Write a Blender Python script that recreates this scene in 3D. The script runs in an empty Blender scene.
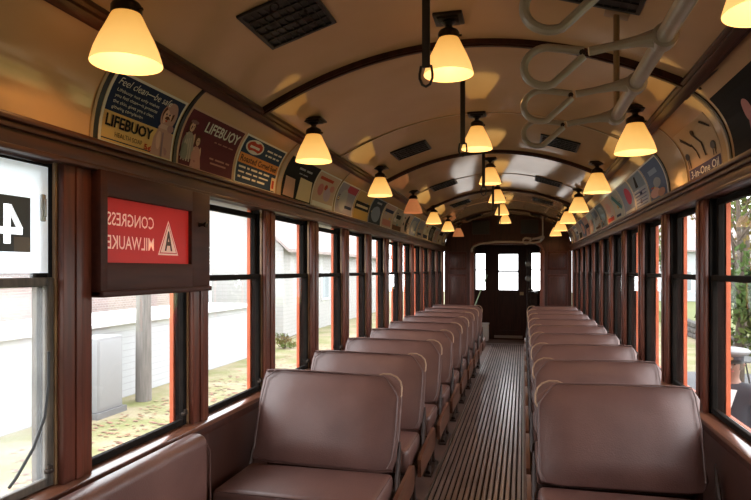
import bpy, bmesh, math, random
from mathutils import Vector, Matrix, Euler
random.seed(7)
PI = math.pi
C = bpy.context.scene.collection
SC = bpy.context.scene

# ------------------------------------------------------------------ camera, sky, exposure
EYE = 1.5
cd = bpy.data.cameras.new('camera'); cam = bpy.data.objects.new('camera', cd); C.objects.link(cam)
cam.location = (0.307, 0, EYE); cam.rotation_euler = (PI/2, 0, math.atan(0.2458))
cd.sensor_width = 36; cd.lens = 36*600/751; cd.shift_y = 20/751; cd.clip_start = 0.02; cd.clip_end = 400
SC.camera = cam
SC.view_settings.view_transform = 'Standard'; SC.view_settings.look = 'None'
SC.view_settings.gamma = 1.0; SC.view_settings.exposure = 0.0; SC.view_settings.use_curve_mapping = False
SC.cycles.use_denoising = True; SC.cycles.max_bounces = 10; SC.cycles.transparent_max_bounces = 16
SC.cycles.diffuse_bounces = 6; SC.cycles.sample_clamp_indirect = 6.0; SC.cycles.use_light_tree = True
SKY = 6.8
LAMP_W = 3.0
SHADE_E = 1.15
w = bpy.data.worlds.new('overcast_sky'); SC.world = w; w.use_nodes = True
nt = w.node_tree; bg = nt.nodes['Background']
tc = nt.nodes.new('ShaderNodeTexCoord'); sp = nt.nodes.new('ShaderNodeSeparateXYZ'); cr = nt.nodes.new('ShaderNodeValToRGB')
nt.links.new(tc.outputs['Generated'], sp.inputs[0]); nt.links.new(sp.outputs['Z'], cr.inputs[0])
cr.color_ramp.elements[0].position = 0.0; cr.color_ramp.elements[0].color = (0.97, 0.985, 1.0, 1)
cr.color_ramp.elements[1].position = 0.9; cr.color_ramp.elements[1].color = (0.90, 0.95, 1.0, 1)
nt.links.new(cr.outputs[0], bg.inputs[0]); bg.inputs[1].default_value = SKY
sl = bpy.data.lights.new('soft_sun', 'SUN'); sl.energy = 0.6; sl.angle = math.radians(25); sl.color = (1, 0.97, 0.92)
so = bpy.data.objects.new('soft_sun', sl); C.objects.link(so); so.rotation_euler = (math.radians(40), 0, math.radians(-70))

# ------------------------------------------------------------------ materials
def mat(name, col, rough=0.5, metal=0.0, var=None, scale=8.0, stretch=(1,1,1), bump=0.0, bscale=60.0, coat=0.0, crough=0.1,
        emit=None, estr=0.0, spec=0.5, detail=4.0, sheen=0.0):
    m = bpy.data.materials.new(name); m.use_nodes = True
    t = m.node_tree; b = t.nodes['Principled BSDF']
    b.inputs['Base Color'].default_value = (*col, 1); b.inputs['Roughness'].default_value = rough
    b.inputs['Metallic'].default_value = metal; b.inputs['Coat Weight'].default_value = coat
    b.inputs['Coat Roughness'].default_value = crough; b.inputs['Specular IOR Level'].default_value = spec
    if emit: b.inputs['Emission Color'].default_value = (*emit, 1); b.inputs['Emission Strength'].default_value = estr
    if var or bump:
        g = t.nodes.new('ShaderNodeTexCoord'); mp = t.nodes.new('ShaderNodeMapping'); mp.inputs['Scale'].default_value = stretch
        t.links.new(g.outputs['Object'], mp.inputs[0])
    if var:
        n = t.nodes.new('ShaderNodeTexNoise'); n.inputs['Scale'].default_value = scale; n.inputs['Detail'].default_value = detail
        r = t.nodes.new('ShaderNodeValToRGB'); r.color_ramp.elements[0].color = (*col, 1); r.color_ramp.elements[1].color = (*var, 1)
        r.color_ramp.elements[0].position = 0.35; r.color_ramp.elements[1].position = 0.68
        t.links.new(mp.outputs[0], n.inputs['Vector']); t.links.new(n.outputs[0], r.inputs[0]); t.links.new(r.outputs[0], b.inputs['Base Color'])
    if bump:
        n2 = t.nodes.new('ShaderNodeTexNoise'); n2.inputs['Scale'].default_value = bscale; n2.inputs['Detail'].default_value = 3
        bp = t.nodes.new('ShaderNodeBump'); bp.inputs['Strength'].default_value = bump; bp.inputs['Distance'].default_value = 0.004
        t.links.new(mp.outputs[0], n2.inputs['Vector']); t.links.new(n2.outputs[0], bp.inputs['Height']); t.links.new(bp.outputs[0], b.inputs['Normal'])
    return m
M = {}
M['cream'] = mat('varnished_cream_panel', (0.56, 0.355, 0.195), 0.5, var=(0.49, 0.30, 0.155), scale=1.6, coat=0.75, crough=0.08, bump=0.05, bscale=2.5)
cb = M['cream'].node_tree.nodes['Principled BSDF']; cb.inputs['Coat Weight'].default_value = 0.0; cb.inputs['Roughness'].default_value = 0.085; cb.inputs['IOR'].default_value = 1.75; cb.inputs['Specular Tint'].default_value = (1.0, 0.62, 0.30, 1)
M['wood'] = mat('dark_mahogany', (0.050, 0.015, 0.009), 0.45, var=(0.025, 0.008, 0.005), scale=5, stretch=(6, 6, 0.6), spec=0.3)
M['woodh'] = mat('red_brown_mahogany', (0.080, 0.026, 0.012), 0.42, var=(0.040, 0.013, 0.007), scale=5, stretch=(6, 0.6, 6), spec=0.35)
M['pier'] = mat('window_post_mahogany', (0.115, 0.030, 0.016), 0.38, var=(0.058, 0.016, 0.009), scale=6, stretch=(6, 6, 0.5), spec=0.35)
M['signwood'] = mat('sign_box_mahogany', (0.055, 0.016, 0.010), 0.5, var=(0.035, 0.010, 0.007), scale=6, stretch=(6, 0.6, 6), spec=0.2)
M['sash'] = mat('black_sash', (0.006, 0.005, 0.0045), 0.7, var=(0.014, 0.010, 0.008), scale=12, spec=0.06)
M['sill'] = mat('varnished_sill', (0.15, 0.055, 0.028), 0.3, var=(0.09, 0.032, 0.016), scale=5, stretch=(6, 0.6, 6), coat=0.8, crough=0.12)
M['worn'] = mat('worn_sash_wood', (0.10, 0.075, 0.05), 0.6, var=(0.03, 0.022, 0.016), scale=14, stretch=(3, 3, 0.5))
M['track'] = mat('brass_sash_track', (0.32, 0.19, 0.09), 0.45, var=(0.14, 0.07, 0.035), scale=10, stretch=(2, 2, 0.6))
M['orange'] = mat('orange_painted_frame', (0.55, 0.10, 0.025), 0.5, var=(0.45, 0.08, 0.025), scale=8)
M['wainscot'] = mat('brown_painted_panel', (0.030, 0.010, 0.007), 0.42, var=(0.048, 0.016, 0.010), scale=5, coat=0.2)
M['leather'] = mat('maroon_brown_leatherette', (0.085, 0.037, 0.030), 0.38, var=(0.130, 0.062, 0.050), scale=3.5, bump=0.25, bscale=160, coat=0.08, crough=0.35)
M['piping'] = mat('leather_piping', (0.09, 0.042, 0.034), 0.5)
M['iron'] = mat('dark_cast_iron', (0.030, 0.016, 0.012), 0.5, var=(0.05, 0.028, 0.022), scale=20, spec=0.25)
M['bronze'] = mat('oil_rubbed_bronze', (0.030, 0.019, 0.013), 0.4, metal=0.6)
M['dullbrass'] = mat('dull_worn_brass', (0.30, 0.19, 0.12), 0.5, metal=0.4)
M['brass'] = mat('worn_brass', (0.42, 0.30, 0.17), 0.35, metal=0.8)
M['plank'] = mat('varnished_seat_end_wood', (0.13, 0.048, 0.026), 0.4, var=(0.075, 0.028, 0.016), scale=8, stretch=(6, 0.8, 4))
M['enamel'] = mat('aged_white_enamel', (0.31, 0.25, 0.19), 0.3, var=(0.24, 0.19, 0.14), scale=9, coat=0.3, crough=0.15)
M['tanmetal'] = mat('tan_painted_metal', (0.22, 0.13, 0.06), 0.45)
M['black'] = mat('black_metal', (0.010, 0.009, 0.008), 0.45)
M['strap'] = mat('black_leather_strap', (0.018, 0.010, 0.008), 0.5)
M['steel'] = mat('steel', (0.35, 0.33, 0.30), 0.35, metal=0.9)
M['floorbase'] = mat('brown_floor_linoleum', (0.15, 0.085, 0.068), 0.5, var=(0.10, 0.055, 0.042), scale=3)
M['rib'] = mat('worn_wood_rib', (0.24, 0.155, 0.128), 0.36, var=(0.14, 0.084, 0.068), scale=2.2, stretch=(3, 1, 1), coat=0.3, crough=0.2)
M['seam'] = mat('tan_ceiling_batten', (0.36, 0.24, 0.13), 0.4)
M['bin'] = mat('white_plastic', (0.65, 0.64, 0.62), 0.4)
M['palegreen'] = mat('pale_green_tube', (0.35, 0.48, 0.30), 0.4)
M['siding'] = None
def shade_mat(name, lit):
    m = bpy.data.materials.new(name); m.use_nodes = True; t = m.node_tree; b = t.nodes['Principled BSDF']
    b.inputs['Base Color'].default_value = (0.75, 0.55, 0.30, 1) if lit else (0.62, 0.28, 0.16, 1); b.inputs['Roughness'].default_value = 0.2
    if not lit: b.inputs['Emission Color'].default_value = (0.9, 0.30, 0.10, 1); b.inputs['Emission Strength'].default_value = 0.35  # unlit shade: orange glow added for outside light through its glass
    if lit:
        g = t.nodes.new('ShaderNodeTexCoord'); s = t.nodes.new('ShaderNodeSeparateXYZ'); r = t.nodes.new('ShaderNodeValToRGB')
        t.links.new(g.outputs['Object'], s.inputs[0]); mm = t.nodes.new('ShaderNodeMapRange'); mm.inputs[1].default_value = -0.25; mm.inputs[2].default_value = -0.08
        t.links.new(s.outputs['Z'], mm.inputs[0]); t.links.new(mm.outputs[0], r.inputs[0])
        r.color_ramp.elements[0].color = (1.0, 0.58, 0.17, 1); r.color_ramp.elements[1].color = (0.60, 0.27, 0.045, 1)
        t.links.new(r.outputs[0], b.inputs['Emission Color']); b.inputs['Emission Strength'].default_value = SHADE_E
    return m
M['shade'] = shade_mat('glowing_opal_glass', True); M['shadeoff'] = shade_mat('unlit_peach_glass_added_glow', False)
M['shadein'] = mat('glowing_shade_inside', (0.25, 0.19, 0.09), 0.6, emit=(1.0, 0.70, 0.30), estr=0.75)
M['bulb'] = mat('glowing_bulb', (1, 0.9, 0.7), 0.4, emit=(1.0, 0.82, 0.5), estr=4)
def glass_mat(name, haze=0.0, tint=(1, 1, 1)):
    m = bpy.data.materials.new(name); m.use_nodes = True; t = m.node_tree; t.nodes.clear()
    o = t.nodes.new('ShaderNodeOutputMaterial'); tr = t.nodes.new('ShaderNodeBsdfTransparent'); tr.inputs[0].default_value = (*tint, 1)
    gl = t.nodes.new('ShaderNodeBsdfGlossy'); gl.inputs['Roughness'].default_value = 0.02
    lw = t.nodes.new('ShaderNodeLayerWeight'); lw.inputs[0].default_value = 0.12
    fr = t.nodes.new('ShaderNodeMath'); fr.operation = 'MULTIPLY'; fr.inputs[1].default_value = 0.5; t.links.new(lw.outputs['Facing'], fr.inputs[0])
    mx = t.nodes.new('ShaderNodeMixShader'); t.links.new(fr.outputs[0], mx.inputs[0]); t.links.new(tr.outputs[0], mx.inputs[1]); t.links.new(gl.outputs[0], mx.inputs[2])
    if haze:
        df = t.nodes.new('ShaderNodeBsdfTranslucent'); df.inputs[0].default_value = (0.85, 0.87, 0.88, 1)
        n = t.nodes.new('ShaderNodeTexNoise'); n.inputs['Scale'].default_value = 4; g = t.nodes.new('ShaderNodeTexCoord'); t.links.new(g.outputs['Object'], n.inputs[0])
        ml = t.nodes.new('ShaderNodeMath'); ml.operation = 'MULTIPLY'; ml.inputs[1].default_value = haze; t.links.new(n.outputs[0], ml.inputs[0])
        m2 = t.nodes.new('ShaderNodeMixShader'); t.links.new(ml.outputs[0], m2.inputs[0]); t.links.new(mx.outputs[0], m2.inputs[1]); t.links.new(df.outputs[0], m2.inputs[2])
        t.links.new(m2.outputs[0], o.inputs[0])
    else: t.links.new(mx.outputs[0], o.inputs[0])
    return m
M['glass'] = glass_mat('window_glass', 0.0); M['hazy'] = glass_mat('dusty_window_glass', 0.12)
def flat(col, rough=0.75):
    k = 'ink_%.3f_%.3f_%.3f' % tuple(col)
    if k not in M: M[k] = mat(k, col, rough, spec=0.15)
    return M[k]
def translucent(name, col, e=0.0):
    m = bpy.data.materials.new(name); m.use_nodes = True; t = m.node_tree; b = t.nodes['Principled BSDF']; o = t.nodes['Material Output']
    b.inputs['Base Color'].default_value = (*col, 1); b.inputs['Roughness'].default_value = 0.35
    if e: b.inputs['Emission Color'].default_value = (*col, 1); b.inputs['Emission Strength'].default_value = e
    tr = t.nodes.new('ShaderNodeBsdfTranslucent'); tr.inputs[0].default_value = (*col, 1)
    mx = t.nodes.new('ShaderNodeMixShader'); mx.inputs[0].default_value = 0.6
    t.links.new(b.outputs[0], mx.inputs[1]); t.links.new(tr.outputs[0], mx.inputs[2]); t.links.new(mx.outputs[0], o.inputs[0])
    return m

# ------------------------------------------------------------------ mesh helpers
class MB:
    def __init__(s): s.bm = bmesh.new(); s.mats = []
    def mi(s, m):
        if m is None: return 0
        if m not in s.mats: s.mats.append(m)
        return s.mats.index(m)
    def box(s, x0, x1, y0, y1, z0, z1, m=None, bev=0.0, seg=2, rot=None):
        i = s.mi(m); b = bmesh.new()
        bmesh.ops.create_cube(b, size=1)
        for v in b.verts: v.co = Vector(((x0+x1)/2+v.co.x*(x1-x0), (y0+y1)/2+v.co.y*(y1-y0), (z0+z1)/2+v.co.z*(z1-z0)))
        if bev: bmesh.ops.bevel(b, geom=b.edges[:], offset=bev, segments=seg, profile=0.5, affect='EDGES')
        if rot: bmesh.ops.transform(b, matrix=rot, verts=b.verts)
        s.merge(b, i); return s
    def merge(s, b, i=0):
        for f in b.faces: f.material_index = i; f.smooth = True
        me = bpy.data.meshes.new('tmp'); b.to_mesh(me); b.free(); s.bm.from_mesh(me); bpy.data.meshes.remove(me)
    def poly(s, pts, m=None, smooth=False):
        i = s.mi(m); vs = [s.bm.verts.new(p) for p in pts]; f = s.bm.faces.new(vs); f.material_index = i; f.smooth = smooth; return s
    def tube(s, pts, r, m=None, seg=10, closed=False, flat=1.0):
        i = s.mi(m); pts = [Vector(p) for p in pts]; n = len(pts); rr = r if isinstance(r, (list, tuple)) else [r]*n
        rings = []; up = Vector((0, 0, 1)); prev = None
        for k, p in enumerate(pts):
            if closed: t = (pts[(k+1) % n]-pts[k-1])
            else: t = pts[min(k+1, n-1)]-pts[max(k-1, 0)]
            t.normalize()
            a = prev if prev is not None else (Vector((1, 0, 0)) if abs(t.z) > 0.9 else up)
            u = (a - t*a.dot(t)); 
            if u.length < 1e-4: u = t.orthogonal()
            u.normalize(); v = t.cross(u); prev = u
            rings.append([s.bm.verts.new(p+(u*math.cos(2*PI*q/seg)+v*math.sin(2*PI*q/seg)*flat)*rr[k]) for q in range(seg)])
        m_ = n if closed else n-1
        for k in range(m_):
            a, b = rings[k], rings[(k+1) % n]
            off = 0
            if closed and k == n-1:
                off = min(range(seg), key=lambda o: (a[0].co-b[o].co).length)
            for q in range(seg):
                f = s.bm.faces.new((a[q], a[(q+1) % seg], b[(q+1+off) % seg], b[(q+off) % seg])); f.smooth = True; f.material_index = i
        if not closed:
            for rg, rv in ((rings[0], True), (rings[-1], False)):
                f = s.bm.faces.new(rg[::-1] if rv else rg); f.material_index = i
        return s
    def lathe(s, prof, c=(0, 0, 0), m=None, seg=32, axis='z', cap=False):
        i = s.mi(m); c = Vector(c); rings = []
        for r, z in prof:
            rg = []
            for q in range(seg):
                a = 2*PI*q/seg
                p = Vector((r*math.cos(a), r*math.sin(a), z))
                if axis == 'y': p = Vector((p.x, p.z, p.y))
                if axis == 'x': p = Vector((p.z, p.x, p.y))
                rg.append(s.bm.verts.new(c+p))
            rings.append(rg)
        for a, b in zip(rings, rings[1:]):
            for q in range(seg):
                f = s.bm.faces.new((a[q], a[(q+1) % seg], b[(q+1) % seg], b[q])); f.smooth = True; f.material_index = i
        if cap:
            for rg in (rings[0], rings[-1]):
                f = s.bm.faces.new(rg); f.material_index = i
        return s
    def build(s, name, m=None, parent=None, loc=None, normals=True):
        if normals: bmesh.ops.recalc_face_normals(s.bm, faces=s.bm.faces[:])
        me = bpy.data.meshes.new(name); s.bm.to_mesh(me); s.bm.free()
        for x in (s.mats or ([m] if m else [])): me.materials.append(x)
        me.set_sharp_from_angle(angle=math.radians(35))
        o = bpy.data.objects.new(name, me); C.objects.link(o)
        if parent: o.parent = parent
        if loc: o.location = loc
        return o
def tag(o, label=None, cat=None, group=None, kind=None):
    if label: o['label'] = label
    if cat: o['category'] = cat
    if group: o['group'] = group
    if kind: o['kind'] = kind
    return o
def empty(name, loc=(0, 0, 0), rz=0, label=None, cat=None, group=None):
    o = bpy.data.objects.new(name, None); C.objects.link(o); o.location = loc; o.rotation_euler = (0, 0, rz); o.empty_display_size = 0.1
    return tag(o, label, cat, group)
def copy_tree(o, parent=None):
    c = o.copy(); C.objects.link(c)
    if parent: c.parent = parent
    for ch in list(o.children): copy_tree(ch, c)
    return c
def struct(o): o['kind'] = 'structure'; return o
_n = [0]
def trim(mb, m): _n[0] += 1; return struct(mb.build('trim_%d' % _n[0], m))

# text as flat mesh data: verts (x,y), faces
_tc = {}
def text_mesh(s, bold=0.0):
    if (s, bold) in _tc: return _tc[(s, bold)]
    cu = bpy.data.curves.new('t', 'FONT'); cu.body = s; cu.size = 1; cu.offset = bold; cu.resolution_u = 2
    o = bpy.data.objects.new('t', cu); C.objects.link(o)
    dg = bpy.context.evaluated_depsgraph_get(); me = bpy.data.meshes.new_from_object(o.evaluated_get(dg))
    vs = [(v.co.x, v.co.y) for v in me.vertices]; fs = [tuple(p.vertices) for p in me.polygons]
    bpy.data.objects.remove(o); bpy.data.curves.remove(cu); bpy.data.meshes.remove(me)
    x0 = min(v[0] for v in vs); x1 = max(v[0] for v in vs); y0 = min(v[1] for v in vs); y1 = max(v[1] for v in vs)
    vs = [((v[0]-x0)/(x1-x0), (v[1]-y0)/(y1-y0)) for v in vs]
    _tc[(s, bold)] = (vs, fs); return vs, fs

# ------------------------------------------------------------------ car dimensions
P = 0.822; Y0 = 1.853; PW = 0.14
YA, YB = -1.4, 11.85           # saloon ends
HW = 1.2; SILL = 0.775; HEAD = 1.862; LB = 1.975
def ceil_z(x): return 2.575-0.265*x*x
CA, CC, CB = Vector((1.19, 1.957)), Vector((1.19, 2.195)), Vector((1.0, 2.31))
def bez(t): return CA*(1-t)**2+CC*2*t*(1-t)+CB*t*t
_bt = [(0.0, 0.0)]
for k in range(1, 201): _bt.append((_bt[-1][0]+(bez(k/200)-bez((k-1)/200)).length, k/200))
ARC = _bt[-1][0]
def cove(s, h=0.0):
    s = max(0, min(ARC, s)); k = min(range(201), key=lambda i: abs(_bt[i][0]-s)); t = _bt[k][1]
    p = bez(t); d = (CC-CA)*2*(1-t)+(CB-CC)*2*t; d.normalize(); n = Vector((-d.y, d.x))
    if n.x > 0: n = -n
    return p+n*h
# shell: floor
b = MB(); b.box(-1.37, 1.37, YA, 13.4, -0.12, 0.0, M['floorbase'])
ribs = 16
for k in range(ribs):
    x = -0.30+0.6*(k+0.5)/ribs
    b.box(x-0.0125, x+0.0125, YA, 12.36, -0.002, 0.011, M['rib'], bev=0.003, seg=1)
b.box(-0.302, 0.302, YA, 12.36, -0.002, 0.002, flat((0.022, 0.013, 0.011)))
b.box(-0.31, -0.302, YA, 12.36, 0, 0.006, M['steel']); b.box(0.302, 0.31, YA, 12.36, 0, 0.006, M['steel'])
b.box(-0.66, 0.66, 12.36, 12.44, 0, 0.008, M['steel'])
struct(b.build('floor'))
# ceiling incl. cove, 3 cm thick
xs = [-1+2*k/40 for k in range(41)]
prof = [(x, ceil_z(x)) for x in xs]
def extr(mb, prof, y0, y1, th, m, ny=1):
    n = len(prof); i = mb.mi(m); cz = 1.6
    out = []
    for k, (x, z) in enumerate(prof):
        a = Vector(prof[max(k-1, 0)]); c = Vector(prof[min(k+1, n-1)]); d = (c-a).normalized(); nn = Vector((-d.y, d.x))
        out.append((x+nn.x*th, z+nn.y*th))
    rows = []
    for q in range(ny+1):
        y = y0+(y1-y0)*q/ny
        rows.append(([mb.bm.verts.new((x, y, z)) for x, z in prof], [mb.bm.verts.new((x, y, z)) for x, z in out]))
    def F(*v):
        f = mb.bm.faces.new(v); f.material_index = i; f.smooth = True
    for q in range(ny):
        (a, ao), (c, co) = rows[q], rows[q+1]
        for k in range(n-1): F(a[k], a[k+1], c[k+1], c[k]); F(ao[k], co[k], co[k+1], ao[k+1])
        F(a[0], c[0], co[0], ao[0]); F(a[-1], ao[-1], co[-1], c[-1])
    for a, ao in (rows[0], rows[-1]):
        for k in range(n-1): F(a[k], ao[k], ao[k+1], a[k+1])
b = MB(); extr(b, prof, YA, YB+0.02, 0.035, M['cream'], 30); struct(b.build('ceiling'))
for sg in (-1, 1):   # curved cove panels
    pr = [(sg*bez(k/12).x, bez(k/12).y) for k in range(13)]
    if sg > 0: pr = pr[::-1]
    b = MB(); extr(b, pr, YA, YB+0.02, 0.035, M['cream'], 30); trim(b, None)
# carlines (dark arches) and light battens
for y in (0.18, 2.83, 5.48, 8.13, 10.78):
    b = MB(); pr = [(x*0.985, ceil_z(x)-0.022) for x in xs]; extr(b, pr, y-0.019, y+0.019, 0.026, M['wood'])
    pr = [(x*0.985, ceil_z(x)-0.03) for x in xs]; extr(b, pr, y-0.010, y+0.010, 0.01, M['wood']); trim(b, M['wood'])
for y in (1.5, 4.15, 6.8, 9.45):
    b = MB(); pr = [(x*0.985, ceil_z(x)-0.004) for x in xs]; extr(b, pr, y-0.008, y+0.008, 0.006, M['seam']); trim(b, M['seam'])
# rails, letterboards, sills, lower walls, piers
for s, side in ((-1, 'left'), (1, 'right')):
    def X(a, c): return (min(s*a, s*c), max(s*a, s*c))
    b = MB(); r = Matrix.Translation((s*1.0, 0, 2.30)) @ Matrix.Rotation(s*math.radians(28), 4, 'Y')
    b.box(-0.034, 0.034, YA, YB, -0.020, 0.020, M['woodh'], bev=0.006, rot=r)
    b.box(-0.018, 0.018, YA, YB, -0.036, -0.01, M['woodh'], bev=0.005, rot=r); trim(b, None)
    b = MB(); b.box(*X(1.175, 1.37), YA, YB, HEAD, 1.942, M['woodh'], bev=0.004)
    b.box(*X(1.145, 1.20), YA, YB, 1.942, 1.964, M['woodh'], bev=0.008); b.box(*X(1.160, 1.20), YA, YB, 1.922, 1.943, M['woodh'], bev=0.006)
    b.box(*X(1.165, 1.20), YA, YB, HEAD-0.004, HEAD+0.014, M['woodh'], bev=0.004)
    b.box(*X(1.20, 1.37), YA, YB, 1.94, 2.30, M['wood']); trim(b, None)
    b = MB(); b.box(*X(1.155, 1.30), YA, YB, SILL-0.025, SILL, M['sill'], bev=0.007); b.box(*X(1.175, 1.205), YA, YB, SILL-0.07, SILL-0.02, M['wood'], bev=0.005)
    trim(b, None)
    b = MB(); b.box(*X(1.20, 1.318), YA, YB, -0.1, SILL-0.02, M['wainscot'])
    for i in range(-3, 13):
        y = Y0-PW/2+P*i; b.box(*X(1.185, 1.21), y-0.05, y+0.05, 0.0, SILL-0.06, M['wainscot'], bev=0.006)
    b.box(*X(1.10, 1.21), YA, YB, 0.0, 0.09, M['iron'], bev=0.01)
    b.box(*X(1.315, 1.33), YA, YB, -0.15, SILL-0.01, M['orange'])
    struct(b.build('wall_'+side))
    for i in range(-3, 13):
        y1 = Y0+P*i; y0 = y1-PW
        b = MB(); b.box(*X(1.2, 1.24), y0+0.012, y1-0.012, SILL-0.01, HEAD+0.01, M['pier']); b.box(*X(1.24, 1.302), y0+0.010, y1-0.010, SILL-0.01, HEAD+0.01, M['sash'])
        b.box(*X(1.195, 1.225), y0, y1, SILL-0.003, HEAD, M['pier'], bev=0.008)
        b.box(*X(1.188, 1.20), (y0+y1)/2-0.018, (y0+y1)/2+0.018, SILL, HEAD, M['pier'], bev=0.004)
        tk = M['track' if s < 0 else 'sash']; b.box(*X(1.225, 1.236), y0-0.006, y0+0.014, SILL, HEAD, tk); b.box(*X(1.225, 1.236), y1-0.014, y1+0.006, SILL, HEAD, tk)
        b.box(*X(1.300, 1.320), y0-0.006, y1+0.006, SILL-0.02, HEAD+0.01, M['worn' if (s == -1 and i in (-1, 0)) else 'orange']); 
        trim(b, None)
# ------------------------------------------------------------------ windows
OW = P-PW
def sash(z0, z1, x0, x1, st=0.028, bot=0.045, top=0.03, mm='sash'):
    b = MB(); h = OW/2-0.004
    b.box(x0, x1, -h, -h+st, z0, z1, M[mm], bev=0.003, seg=1); b.box(x0, x1, h-st, h, z0, z1, M[mm], bev=0.003, seg=1)
    b.box(x0, x1, -h+st, h-st, z0, z0+bot, M[mm], bev=0.003, seg=1); b.box(x0, x1, -h+st, h-st, z1-top, z1, M[mm], bev=0.003, seg=1)
    return b
def make_window(mm='sash', gl='glass', drop=0.0):
    r = bpy.data.objects.new('window_1', None); C.objects.link(r); r['kind'] = 'structure'
    MR = 1.455
    u = sash(MR-0.012, HEAD-0.004-drop, -0.066, -0.038, mm='sash', st=0.05 if mm == 'worn' else 0.028, bot=0.028).build('upper_sash', None, r)
    g = MB(); g.box(-0.053, -0.050, -OW/2+0.03, OW/2-0.03, MR, HEAD-0.025-drop, M[gl]); g.build('pane', None, u)
    l = sash(SILL+0.002, MR+0.02, -0.036, -0.012, mm=mm, bot=0.028, top=0.028).build('lower_sash', None, r)
    g = MB(); g.box(-0.025, -0.022, -OW/2+0.03, OW/2-0.03, SILL+0.025, MR, M[gl]); g.build('pane', None, l)
    lt = MB(); lt.box(-0.014, 0.006, OW/2-0.05, OW/2-0.022, SILL+0.05, SILL+0.065, M['bronze'], bev=0.003)
    lt.lathe([(0.001, 0), (0.009, 0.002), (0.009, 0.012), (0.001, 0.014)], (0.002, OW/2-0.036, SILL+0.064), M['bronze'], 10)
    lt.build('latch', None, r)
    return r
W0 = make_window(); WL = make_window(drop=0.018); WN = make_window(mm='worn', gl='hazy')
wn = [0]
for s in (-1, 1):
    for i in range(-3, 12):
        src = W0
        if s == -1 and i in (1, 3, 6): src = WL
        if s == -1 and i == -1: src = WN
        r = copy_tree(src); wn[0] += 1; r.name = 'window_%d' % wn[0]
        yc = Y0+P*i+OW/2
        r.location = (s*(HW+0.018), yc, 0); r.rotation_euler = (0, 0, 0 if s == -1 else PI)
for src in (W0, WL, WN):
    for ch in list(src.children):
        for g in list(ch.children): bpy.data.objects.remove(g)
        bpy.data.objects.remove(ch)
    bpy.data.objects.remove(src)
# ------------------------------------------------------------------ bulkhead, vestibule, end door
YD = 13.24
b = MB()
def arcpoly(mb, y0, y1, m):
    # bulkhead with an arched-corner opening, built as strips
    i = mb.mi(m); ow = 0.635; oz = 1.99; N = 48
    cols = [-1.2+2.4*k/N for k in range(N+1)] + [-ow, ow]; cols = sorted(set(round(c, 4) for c in cols))
    def top(x):
        a = abs(x)
        if a <= 1.0: return ceil_z(x)+0.01
        best = min(range(201), key=lambda q: abs(bez(q/200).x-a)); return bez(best/200).y+0.01
    def bot(x):
        a = abs(x)
        if a >= ow: return 0.0
        d = ow-a; rr = 0.12
        return oz-(rr-math.sqrt(max(0, rr*rr-(rr-d)**2)) if d < rr else 0)
    for a, c in zip(cols, cols[1:]):
        mid = (a+c)/2
        if abs(mid) >= ow: ba = bc = 0.0
        else: ba, bc = bot(a*0.9999), bot(c*0.9999)
        if abs(mid) < ow and abs(abs(a)-ow) < 1e-3: ba = oz-0.12
        if abs(mid) < ow and abs(abs(c)-ow) < 1e-3: bc = oz-0.12
        v = [mb.bm.verts.new(p) for p in ((a, y0, ba), (c, y0, bc), (c, y0, top(c)), (a, y0, top(a)), (a, y1, ba), (c, y1, bc), (c, y1, top(c)), (a, y1, top(a)))]
        for f in ((0, 1, 2, 3), (7, 6, 5, 4), (0, 4, 5, 1), (3, 2, 6, 7)):
            ff = mb.bm.faces.new([v[q] for q in f]); ff.material_index = i
        if abs(abs(a)-ow) < 1e-3 and a < 0: ff = mb.bm.faces.new([v[q] for q in (0, 3, 7, 4)]); ff.material_index = i
arcpoly(b, YB, YB+0.05, M['wood'])
b.box(-0.64, -0.632, YB, YB+0.05, 0, 1.88, M['pier']); b.box(0.632, 0.64, YB, YB+0.05, 0, 1.88, M['pier'])
# raised panels and opening casing
for s in (-1, 1):
    def X(a, c): return (min(s*a, s*c), max(s*a, s*c))
    for z0, z1 in ((0.12, 0.72), (0.80, 1.42), (1.50, 1.86)):
        b.box(*X(0.76, 1.12), YB-0.012, YB+0.01, z0, z1, M['signwood'], bev=0.01)
        b.box(*X(0.80, 1.08), YB-0.018, YB, z0+0.05, z1-0.05, M['wood'], bev=0.008)
    b.box(*X(0.62, 0.70), YB-0.03, YB+0.01, 0, 1.87, M['pier'], bev=0.008)
pts = []
for k in range(0, 13):
    a = PI/2*k/12; pts.append((-0.66+0.15-0.15*math.cos(a), YB-0.015, 1.87+0.15*math.sin(a)))
pts += [(-x, y, z) for x, y, z in pts[::-1]]
b.tube(pts, 0.028, M['pier'], 8, flat=0.7)
struct(b.build('wall_bulkhead', None, normals=True))
b = MB()
for s in (-1, 1):
    def X(a, c): return (min(s*a, s*c), max(s*a, s*c))
    b.box(*X(1.0, 1.06), YB+0.05, YD, 0, 2.3, M['wood'])
    b.box(*X(0.36, 0.49), YD, YD+0.06, 0, 2.2, M['wood']); b.box(*X(0.69, 1.06), YD, YD+0.06, 0, 2.2, M['wood'])
    b.box(*X(0.49, 0.69), YD, YD+0.06, 0, 1.07, M['wood']); b.box(*X(0.49, 0.69), YD, YD+0.06, 1.86, 2.2, M['wood'])
    b.box(*X(0.49, 0.69), YD+0.01, YD+0.04, 1.49, 1.515, M['sash'])
b.box(-0.36, 0.36, YD, YD+0.06, 2.0, 2.2, M['wood'])
b.box(-1.06, 1.06, YB+0.05, YD+0.06, 2.2, 2.3, M['cream'])
struct(b.build('wall_end'))
for s in (-1, 1):
    b = MB(); b.box(min(s*.49, s*.69), max(s*.49, s*.69), YD+0.02, YD+0.024, 1.07, 1.86, M['glass']); wn[0] += 1; struct(b.build('window_%d' % wn[0]))
d = empty('door_1', (0, YD, 0)); d['kind'] = 'structure'
b = MB()
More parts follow.
